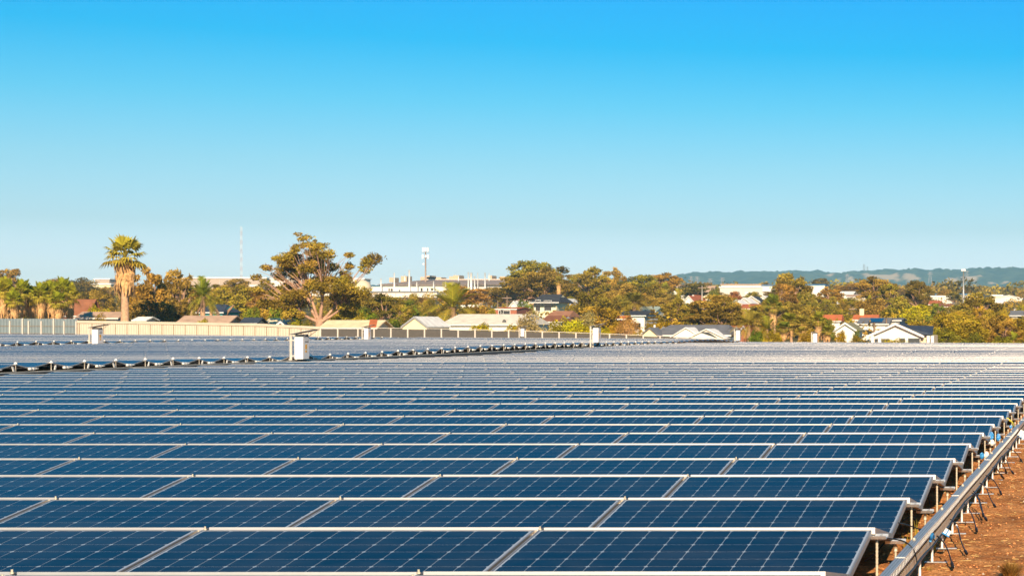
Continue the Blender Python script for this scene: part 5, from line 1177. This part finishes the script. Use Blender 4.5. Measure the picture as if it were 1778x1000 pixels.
TREES = [  # kind px ytop width D colour label
 ('gumB', 18, 466, 58, 520, G_BROWN, 'brown crowned tree on the skyline at the left border'),
 ('denseB', 96, 478, 62, 640, G_DARK, 'dark rounded tree on the skyline between the palms'),
 ('denseA', 140, 480, 60, 660, G_DARK, 'dark skyline tree left of the short white factory roof'),
 ('denseC', 176, 496, 40, 430, G_OLIVE, 'round olive tree left of the tall palm trunk'),
 ('denseB', 150, 500, 60, 480, G_OLIVE, 'broad olive tree below the cream hillside warehouse'),
 ('gumA', 258, 464, 78, 262, G_BROWN, 'brown leaved gum tree just right of the tall palm'),
 ('gumC', 312, 468, 66, 300, G_BROWN, 'thin brown gum with flat top right of the palm'),
 ('denseB', 262, 512, 90, 240, G_DARK, 'dark thicket tree at the foot of the brown gum'),
 ('denseA', 306, 514, 70, 244, G_DARK, 'second dark thicket tree left of the bushy palm'),
 ('denseC', 400, 487, 84, 330, G_OLIVE, 'dense olive tree behind the bushy palm'),
 ('denseB', 432, 496, 60, 350, G_BROWN, 'brownish dense tree left of the big gum'),
 ('umbA', 405, 484, 60, 540, G_BROWN, 'flat brown tree below the long white skyline roof'),
 ('umbB', 462, 489, 56, 560, G_DARK, 'flat dark tree beside the low white warehouse'),
 ('denseC', 437, 527, 34, 245, G_GREEN, 'small dark green tree right of the teal walled house'),
 ('gumA', 470, 512, 60, 262, G_OLIVE, 'leaning limbed tree just left of the big gum'),
 ('denseA', 498, 520, 62, 240, G_GREEN, 'green tree under the left limbs of the big gum'),
 ('denseB', 600, 520, 70, 246, G_OLIVE, 'olive tree under the right limbs of the big gum'),
 ('denseC', 636, 528, 56, 262, G_GREEN, 'green tree behind the red striped shed'),
 ('umbC', 668, 511, 70, 285, G_DARK, 'dark tree with a fan of bare limbs behind the mesh fence'),
 ('denseA', 705, 518, 70, 300, G_GREEN, 'green tree right of the fan of bare limbs'),
 ('gumB', 700, 528, 50, 256, G_OLIVE, 'low limbed olive tree left of the white roofed shed'),
 ('denseB', 728, 512, 40, 480, G_BROWN, 'brown bushy tree on the grass below the factory'),
 ('denseC', 741, 526, 30, 420, G_OLIVE, 'small olive tree at the edge of the grass patch'),
 ('umbB', 812, 494, 90, 480, G_BROWN, 'wide brown tree behind the feather palm'),
 ('umbA', 868, 499, 90, 520, G_DARK, 'wide dark tree between the feather palm and the tall pines'),
 ('denseB', 828, 522, 50, 270, G_BROWN, 'brown leafy tree right of the feather palm'),
 ('denseC', 845, 528, 36, 275, G_OLIVE, 'olive shrub like tree left of the red brick house'),
 ('denseC', 911, 516, 32, 345, G_GREEN, 'bright green tree left of the two storey cream house'),
 ('umbA', 925, 453, 92, 500, G_OLIVE, 'largest umbrella topped pine on the ridge'),
 ('umbB', 905, 470, 86, 480, G_OLIVE, 'left umbrella pine with bare limbs below the largest'),
 ('umbC', 962, 464, 72, 490, G_DARK, 'right umbrella pine behind the slim fan palm'),
 ('umbA', 945, 478, 90, 470, G_DARK, 'middle umbrella pine above the two storey house'),
 ('gumC', 1022, 463, 70, 500, G_OLIVE, 'golden gum with one bare bent limb on the ridge'),
 ('gumA', 1062, 464, 52, 520, G_BROWN, 'twiggy brown gum with tufts on the ridge top'),
 ('umbB', 1000, 474, 50, 510, G_OLIVE, 'olive tree filling the dip between pines and golden gum'),
 ('umbA', 1110, 477, 66, 520, G_OLIVE, 'olive umbrella tree on the ridge right of the twiggy gum'),
 ('umbC', 1152, 474, 58, 540, G_BROWN, 'last brown topped tree on the ridge before the hills'),
 ('denseB', 1085, 485, 70, 470, G_BROWN, 'brown dense tree below the ridge top'),
 ('denseA', 1135, 490, 70, 450, G_OLIVE, 'olive dense tree below the last ridge trees'),
 ('denseA', 1030, 497, 92, 345, G_OLIVE, 'big round olive tree in the middle of the wooded hill'),
 ('denseB', 1040, 524, 84, 270, G_GOLD, 'golden brown tree in front of the big round olive one'),
 ('denseC', 1066, 512, 40, 360, G_OLIVE, 'small round tree between the big olive one and the palm'),
 ('denseC', 1122, 506, 50, 400, G_BROWN, 'brown tree behind the orange hearted palm'),
 ('conifer', 1134, 535, 34, 262, G_DARK, 'dark tiered pine right of the charcoal roofed house'),
 ('cypress', 1089, 529, 18, 285, G_OLIVE, 'narrow upright cypress before the charcoal roofed house'),
 ('gumC', 1168, 517, 58, 300, G_OLIVE, 'open tree with forked trunk left of the wide brown tree'),
 ('denseB', 1160, 552, 64, 242, G_GOLD, 'golden low tree behind the broad white house'),
 ('denseC', 1196, 522, 46, 330, G_GREEN, 'green tree left of the wide brown tree'),
 ('umbB', 1244, 510, 96, 292, G_BROWN, 'wide brown umbrella tree above the grey hip roof'),
 ('umbC', 1246, 540, 100, 262, G_DARK, 'lower dark layer tree right above the grey hip roof'),
 ('umbA', 1200, 492, 60, 600, G_DARK, 'dark tree on the hill crest before the pylons'),
 ('denseC', 1238, 496, 22, 560, G_GREEN, 'small upright green tree beside the cream house'),
 ('denseB', 1276, 502, 30, 560, (.28, .10, .035), 'rust red round tree in front of the long factory'),
 ('denseB', 1308, 503, 34, 600, G_OLIVE, 'olive tree in front of the middle of the two step factory'),
 ('denseC', 1255, 505, 30, 620, G_BROWN, 'brown tree at the left foot of the two step factory'),
 ('umbB', 1338, 502, 34, 640, G_DARK, 'dark tree at the right foot of the two step factory'),
 ('denseC', 1262, 512, 44, 430, G_OLIVE, 'olive tree left of the white gable cluster'),
 ('gumC', 1376, 474, 72, 420, G_OLIVE, 'tall round gum tree standing before the blue hills'),
 ('gumB', 1362, 492, 54, 400, G_BROWN, 'brown lower crown at the left of the tall round gum'),
 ('denseB', 1398, 500, 50, 405, G_OLIVE, 'olive crown at the right foot of the tall round gum'),
 ('denseC', 1330, 488, 20, 900, G_DARK, 'small dark tree on the roofline of the two step factory'),
 ('umbA', 1424, 483, 30, 900, G_DARK, 'wind swept dark tree above the bluish roofed hall'),
 ('gumA', 1442, 498, 50, 460, G_BROWN, 'brown tree with pinkish trunk below the bluish roofed hall'),
 ('umbB', 1340, 520, 70, 320, G_OLIVE, 'olive tree left above the palm thicket'),
 ('denseC', 1390, 524, 80, 300, G_BROWN, 'brown tree behind the palm thicket'),
 ('denseB', 1450, 532, 90, 335, G_OLIVE, 'olive hedge tree above the left terracotta roof'),
 ('denseA', 1475, 515, 60, 420, G_OLIVE, 'olive tree below the terrace roofs'),
 ('umbB', 1470, 491, 70, 700, G_BROWN, 'brown belt tree right of the bluish roofed hall'),
 ('umbC', 1520, 481, 62, 430, G_BROWN, 'flat topped pine with pale bare limbs at the right'),
 ('gumB', 1546, 492, 54, 420, G_OLIVE, 'gum with pale trunks right of the flat topped pine'),
 ('umbA', 1592, 487, 44, 440, G_DARK, 'dark flat topped pine standing right of the pale trunks'),
 ('denseB', 1515, 512, 70, 360, G_BROWN, 'dark brown dense tree under the flat topped pine'),
 ('denseA', 1560, 515, 60, 350, G_OLIVE, 'olive dense tree above the navy roof'),
 ('denseC', 1474, 545, 18, 300, G_OLIVE, 'small olive tree in the gap between the two terracotta roofs'),
 ('denseB', 1436, 549, 30, 290, G_GREEN, 'green tree covering the wall below the left terracotta roof'),
 ('denseC', 1590, 524, 54, 330, G_YEL, 'bright yellow green tree left of the golden mass'),
 ('denseB', 1614, 526, 40, 380, G_YEL, 'small yellow tree by the white gable at the right'),
 ('denseA', 1592, 556, 70, 242, G_GOLD, 'low golden tree behind the navy roof'),
 ('denseB', 1640, 534, 66, 245, G_GOLD, 'first golden brown tree right of the navy roof'),
 ('denseA', 1680, 545, 74, 232, G_GOLD, 'second golden brown tree of the right hand mass'),
 ('denseC', 1722, 542, 78, 240, G_BROWN, 'third and browner tree of the right hand mass'),
 ('denseB', 1765, 545, 70, 232, G_GOLD, 'golden brown tree at the right border'),
 ('gumA', 1745, 552, 60, 222, G_BROWN, 'twiggy brown tree in front of the right hand mass'),
 ('denseC', 1640, 565, 60, 222, G_OLIVE, 'low olive tree right beside the white gable house'),
 ('gumC', 1705, 508, 76, 335, G_OLIVE, 'broad olive gum with red limbs left of the huge white shed'),
 ('denseB', 1668, 522, 56, 345, G_OLIVE, 'olive tree left of the broad one with red limbs'),
 ('umbA', 1656, 508, 28, 600, G_DARK, 'small dark tree before the bright blue roof'),
 ('denseC', 1640, 500, 30, 760, G_BROWN, 'small brown tree between dark pine and blue roof'),
 ('denseB', 1738, 530, 26, 430, G_YEL, 'small yellow tree below the huge white shed'),
 ('denseC', 1775, 528, 24, 480, G_YEL, 'yellow green tree at the right border below the shed'),
 ('denseB', 1610, 512, 34, 560, G_DARK, 'dark tree left of the white shed with blue roof'),
]
for k_, px, yt, w, D, c, lab in TREES: tree(k_, px, yt, w, D, c, lab)
BUSHES = [
 ('bushC', 170, 527, 46, 243, G_YEL, 'yellow green bush behind the low grey roofed shed'),
 ('bushA', 188, 533, 30, 240, G_YEL, 'smaller yellow bush left of the tall palm trunk'),
 ('bushB', 172, 545, 40, 222, G_OLIVE, 'olive weeds climbing over the cream fence by the shed'),
 ('bushC', 352, 551, 26, 222, G_YEL, 'small bright bush rising in front of the pinkish roof'),
 ('bushA', 514, 552, 34, 220, G_YEL, 'yellow green bush at the left foot of the big gum'),
 ('bushB', 532, 556, 26, 219, G_GREEN, 'dark green bush touching the big gum trunk'),
 ('bushB', 622, 541, 76, 250, G_YEL, 'yellowish bush row behind the red striped shed'),
 ('bushA', 690, 545, 50, 245, G_GREEN, 'green bush between red striped shed and white shed'),
 ('bushC', 834, 559, 46, 224, (.50, .44, .012), 'bright yellow bush in front of the long cream roof'),
 ('bushC', 889, 562, 38, 222, (.50, .44, .012), 'second bright yellow bush under the satellite dish'),
 ('bushC', 858, 536, 18, 285, (.27, .24, .012), 'small yellow bush left of the red brick house'),
 ('bushB', 921, 539, 56, 226, G_GREY, 'large grey green bush right of the long cream roof'),
 ('bushB', 905, 556, 30, 220, G_GREY, 'lower grey green bush before the cream roof end'),
 ('bushA', 985, 546, 62, 232, G_YEL, 'yellow green bush in front of the terracotta roof'),
 ('bushB', 962, 558, 40, 222, G_OLIVE, 'olive bush between grey green and yellow bushes'),
 ('bushB', 1020, 542, 56, 236, G_GREY, 'pale tan bush left of the far walkway cabinet'),
 ('bushC', 1010, 562, 50, 218, G_YEL, 'low yellow bush left of the walkway cabinet'),
 ('bushC', 1052, 566, 34, 216, G_YEL, 'low yellow bush right of the walkway cabinet'),
 ('bushA', 1072, 556, 40, 226, G_GOLD, 'golden bush left of the dry orange bush'),
 ('bushC', 1100, 577, 50, 214, G_YEL, 'flat yellow hedge under the dry orange bush'),
 ('bushA', 1555, 585, 54, 192, G_YEL, 'clipped yellow green hedge before the white gable house'),
 ('bushB', 1490, 584, 50, 196, G_OLIVE, 'low olive hedge left of the white gable house'),
 ('bushA', 1340, 570, 40, 206, G_GOLD, 'golden bush at the foot of the palm thicket'),
 ('bushB', 1405, 574, 44, 204, G_GOLD, 'tan bush under the ragged palm'),
 ('bushC', 1310, 572, 34, 207, G_GREEN, 'green bush right of the orange gable'),
 ('bushA', 1476, 552, 20, 292, G_YEL, 'bright bush between cottage and solar roofed house'),
 ('bushB', 1690, 578, 60, 212, G_GREEN, 'low green bush along the foot of the golden mass'),
 ('bushC', 1735, 581, 56, 210, G_OLIVE, 'low olive bush right of the small bright palm'),
 ('bushA', 1210, 560, 50, 240, G_OLIVE, 'olive bush peeping over the grey hip roof'),
 ('bushC', 1460, 572, 22, 236, G_GOLD, 'golden shrub in front of the white cottage wall'),
 ('bushB', 1488, 573, 20, 240, G_GREEN, 'green shrub between the cottage and the gable house'),
 ('bushB', 580, 552, 50, 226, G_OLIVE, 'olive bush at the right foot of the big gum'),
]
for k_, px, yt, w, D, c, lab in BUSHES: tree(k_, px, yt, w, D, c, lab, 'bush', 'bush')
tree('bare', 1092, 551, 44, 224, (.40, .21, .07), 'dry orange bush with bare branches before the charcoal roofed house', 'dry_bush', 'bush')
# scrub and distant woods that read as one mass
def scrub_mass(name, label, spots, leaf, seed, cols):
    r = np.random.default_rng(seed); cl = [[] for _ in cols]
    for px, D, hgt, wid in spots:
        X = WX(px, D); z = gz(X, D); cl[r.integers(len(cols))].append((X, D, z + hgt * .42, wid * .5, wid * .5, hgt * .58))
    root = thing(name, None, None, (0, 0, 0)) if False else None
    o = None
    for c, col in zip(cl, cols):
        if not c: continue
        m = leaf_mesh(name, [(*q, max(26, 60 * min(3, q[3]))) for q in c], leaf, r, .2)
        o = link(name, m); o.color = (*col, 1); tag(o, label, kind='stuff')
r = np.random.default_rng(61); sp1 = []
for _ in range(620):
    D = 262 + 560 * r.random() ** 1.25; px = r.uniform(-60, 1840); h = r.uniform(1.2, 3.8); sp1.append((px, D, h, h * r.uniform(1.2, 2.0)))
scrub_mass('scrub', 'low mixed scrub filling the hillside between houses and trees', sp1, .34, 62, [G_OLIVE, G_BROWN, G_GOLD, G_DARK])
sp2 = []
for _ in range(560):
    D = r.uniform(880, 3200); px = r.uniform(1050, 1900); h = r.uniform(3, 7) * (1 + D / 5000); sp2.append((px, D, h, h * r.uniform(1.4, 2.4)))
for _ in range(160):
    D = r.uniform(760, 900); px = r.uniform(-60, 480); h = r.uniform(2, 4.5); sp2.append((px, D, h, h * r.uniform(1.4, 2.4)))
scrub_mass('distant_woodland', 'far tree belts between the factories and the blue hills', sp2, 1.1, 63, [G_DARK, G_OLIVE, G_BROWN])
# individual filler trees on the slopes, labels shared within a kind that nothing tells apart
FILL = [((960, 1120), (500, 530), (380, 460), G_OLIVE, 'olive tree among others below the ridge pines', 'olive trees below the ridge pines', 9),
        ((1120, 1260), (505, 535), (330, 460), G_BROWN, 'brownish tree among others around the striped roofs', 'brownish trees around the striped roofs', 10),
        ((1250, 1340), (534, 556), (255, 330), G_GOLD, 'golden tree among others above the palm thicket', 'golden trees above the palm thicket', 8),
        ((1330, 1480), (508, 534), (330, 470), G_OLIVE, 'olive tree among others below the tall round gum', 'olive trees below the tall round gum', 12),
        ((1450, 1640), (500, 520), (480, 660), G_DARK, 'dark small tree among others under the far roofs', 'dark small trees under the far roofs', 12),
        ((1570, 1640), (520, 550), (300, 400), G_GREEN, 'green tree among others right of the navy roof', 'green trees right of the navy roof', 6),
        ((1640, 1790), (530, 552), (250, 330), G_GOLD, 'golden tree among others in the right hand mass', 'golden trees of the right hand mass', 8),
        ((560, 760), (505, 530), (300, 460), G_OLIVE, 'olive tree among others between big gum and factory', 'olive trees between big gum and factory', 9),
        ((220, 460), (495, 520), (300, 480), G_BROWN, 'brown tree among others behind the bushy palm', 'brown trees behind the bushy palm', 9),
        ((-20, 220), (500, 520), (300, 480), G_DARK, 'dark tree among others behind the fan palms', 'dark trees behind the fan palms', 9),
        ((60, 480), (488, 500), (600, 800), G_OLIVE, 'small tree among others below the skyline factories', 'small trees below the skyline factories', 10)]
kk = ['denseA', 'denseB', 'denseC', 'umbB', 'gumC', 'gumA']
for (a, c), (y0, y1), (d0, d1), col, lab, grp, n in FILL:
    for i in range(n):
        px = a + (c - a) * (i + trs.uniform(.1, .9)) / n; s = trs.random(); D = d0 + (d1 - d0) * s; yt = y1 - (y1 - y0) * s
        tree(kk[trs.integers(6)], px, yt, trs.uniform(28, 46) * 340 / D, D, col, '%s from the left among the %s' % (nth(i + 1) + ' tree', grp), group=grp)

# ------------------------------------------------------------------ hills
def hills():
    prof_px = [1000, 1120, 1170, 1190, 1230, 1240, 1350, 1400, 1430, 1460, 1490, 1540, 1600, 1778, 2000, 2400, 3200]; prof_y = [500, 486, 481, 477.5, 474.5, 471.5, 472.5, 469.5, 472, 475.5, 471.5, 468.5, 468.5, 465.5, 464, 470, 480]
    xs = np.arange(-2600, 2200, 11.0); ys = np.concatenate([np.arange(4300, 6400, 24.0), np.arange(6400, 7600, 150.)]); Xg, Yg = np.meshgrid(xs, ys)
    pxc = CX + Xg * F / 6000.; crest = HC + (HY - np.interp(pxc, prof_px, prof_y)) * 6000. / F; base = 82.
    s = sst(Yg, 4350, 6050); spur = (vnoise(Xg / 260 + 3, Yg / 900) - .5) * 60 + (vnoise(Xg / 110, Yg / 300 + 7) - .5) * 30
    Z = base - 12 + (crest - base + 12) * s + spur * s * (1 - s) * 3.2
    bump = (vnoise(Xg / 26, Yg / 40 + 11) - .75) * 17 + (vnoise(Xg / 13 + 40, Yg / 22) - .5) * 11
    pp, py = CX + Xg * F / Yg, HY - (Z - HC) * F / Yg
    clear = np.zeros_like(Z)
    for cx, cy, rx, ry, sl in ((1537, 481, 30, 4.5, .12), (1552, 477.5, 7, 4, -.2), (1579, 479.5, 15, 6, .12), (1653, 485, 12, 3.5, .1), (1689, 483, 14, 5, .08), (1721, 491, 8, 2, .05), (1746, 489, 6, 2, -.1), (1694, 494, 7, 2, 0), (1661, 498, 5, 2.2, 0), (1440, 477, 8, 1.8, -.05), (1478, 483, 6, 3, .3), (1455, 486, 4, 3, .7), (1508, 477, 11, 3.4, .25), (1700, 477, 6, 1.5, 0), (1640, 489, 4, 1.5, 0)):
        d = ((pp - cx) / rx) ** 2 + ((py - cy - sl * (pp - cx)) / ry) ** 2 + (vnoise(Xg / 60, Yg / 60) - .5) * .9
        clear = np.maximum(clear, np.clip((.9 - d) / .3, 0, 1))
    Z = Z + bump * (1 - clear) * np.clip(s * 4, 0, 1)
    v = np.stack([Xg, Yg, Z], -1).reshape(-1, 3); nx, ny = len(xs), len(ys); i = (np.arange(ny - 1)[:, None] * nx + np.arange(nx - 1)[None]).ravel()
    m = bpy.data.materials.new('forest_hills'); m.use_nodes = True; t = m.node_tree; b = t.nodes['Principled BSDF']; b.inputs['Roughness'].default_value = 1; b.inputs['Specular IOR Level'].default_value = 0
    tc = N(t, 'ShaderNodeTexCoord'); no = N(t, 'ShaderNodeTexNoise'); no.inputs['Scale'].default_value = .02; no.inputs['Detail'].default_value = 6; t.links.new(tc.outputs['Object'], no.inputs['Vector'])
    r_ = N(t, 'ShaderNodeValToRGB'); t.links.new(no.outputs[0], r_.inputs[0]); r_.color_ramp.elements[0].position = .35; r_.color_ramp.elements[0].color = (.035, .05, .022, 1); r_.color_ramp.elements[1].position = .7; r_.color_ramp.elements[1].color = (.095, .11, .045, 1)
    at = N(t, 'ShaderNodeAttribute'); at.attribute_name = 'clearing'; mx = N(t, 'ShaderNodeMix', data_type='RGBA'); mx.inputs[7].default_value = (.54, .38, .21, 1)
    t.links.new(at.outputs['Fac'], mx.inputs[0]); t.links.new(r_.outputs[0], mx.inputs[6]); t.links.new(mx.outputs[2], b.inputs['Base Color'])
    o = link('hills', np_mesh('hills', v, np.stack([i, i + 1, i + nx + 1, i + nx], -1), [m], smooth=True, attrs={'clearing': ('POINT', clear)})); tag(o, kind='structure')
hills()
# suburb at the foot of the hills
for i in range(16):
    px = 1590 + i * 12.5 + 4 * trs.random(); D = trs.uniform(1900, 3000); y = HY - (gz(0, D) + 6 - HC) * F / D; w = trs.uniform(4, 9)
    house('%s small pale house from the left at the foot of the blue hills' % nth(i + 1), px, px + w, y - 1.2, y + .6, D, 14, R_WH if i % 3 else R_PNK, CRM if i % 2 else WHT, 'x', over=.5)['group'] = 'pale houses at the foot of the blue hills'

# ------------------------------------------------------------------ weeds and the dry shrub in the dirt
def weed(px, py, h, n, col, label, name='weed', spread=.5, seed=1, w=.0035):
    r = np.random.default_rng(seed); p = ground_pt(px, py); V, f, T, DR = [], [], [], []
    for i in range(n):
        a = r.uniform(0, 2 * pi); L = h * r.uniform(.5, 1.1); sp = spread * r.random() ** .7; d = np.array([cos(a) * sp, sin(a) * sp, 1.]); d /= np.linalg.norm(d); sd = np.array([-sin(a), cos(a), 0]) * w
        b0 = np.array([r.normal(0, h * .10), r.normal(0, h * .10), -.01]); m_ = b0 + d * L * .6; e = b0 + d * L + np.array([cos(a), sin(a), 0]) * L * .15
        k = len(V); V += [b0 - sd, b0 + sd, m_ + sd * .8, m_ - sd * .8, e + sd * .2, e - sd * .2]; f += [(k, k + 1, k + 2, k + 3), (k + 3, k + 2, k + 4, k + 5)]; t1 = r.uniform(.6, 1.4); T += [t1, t1]; q = np.clip(r.normal(.35, .2), 0, 1); DR += [q, q]
    o = link(name, np_mesh(name, V, f, [M_leaf], attrs={'tint': ('FACE', T), 'dry': ('FACE', DR)}), None, p); o.color = (*col, 1); return tag(o, label, 'plant')
weed(1754, 1004, .125, 620, (.20, .11, .035), 'dry brown tuft shrub on the dirt in the bottom right corner', 'dry_shrub', 1.1, 3, .0022)
weed(1572, 952, .17, 9, (.30, .27, .03), 'thin yellow weed under the end of the second row', 'weed', .3, 4, .003)
weed(1590, 935, .15, 8, (.30, .27, .03), 'thin yellow weed under the end of the third row', 'weed', .3, 5, .003)
weed(1621, 955, .08, 26, (.28, .24, .04), 'small green tuft beneath the tray near the blue clip', 'weed', .5, 6, .002)
weed(1612, 990, .05, 60, (.42, .30, .10), 'yellow straw tuft beside the nearest tray leg', 'weed', 1.4, 7, .0018)
weed(1668, 944, .04, 40, (.42, .30, .10), 'low straw tuft between the tray legs', 'weed', 1.6, 8, .0018)

# ------------------------------------------------------------------ haze
hz = MB().box(-6500, 5500, -250, 8000, -3.2, 216, M_white).build('haze'); hz.data.materials.clear()
mh = bpy.data.materials.new('haze'); mh.use_nodes = True; t = mh.node_tree; t.nodes.clear()
pv = N(t, 'ShaderNodeVolumePrincipled'); pv.inputs['Density'].default_value = 0.00011; pv.inputs['Color'].default_value = (.33, .69, .97, 1); pv.inputs['Anisotropy'].default_value = -.1
o_ = N(t, 'ShaderNodeOutputMaterial'); t.links.new(pv.outputs[0], o_.inputs['Volume']); hz.data.materials.append(mh); hz['kind'] = 'stuff'
hz.display_type = 'WIRE'
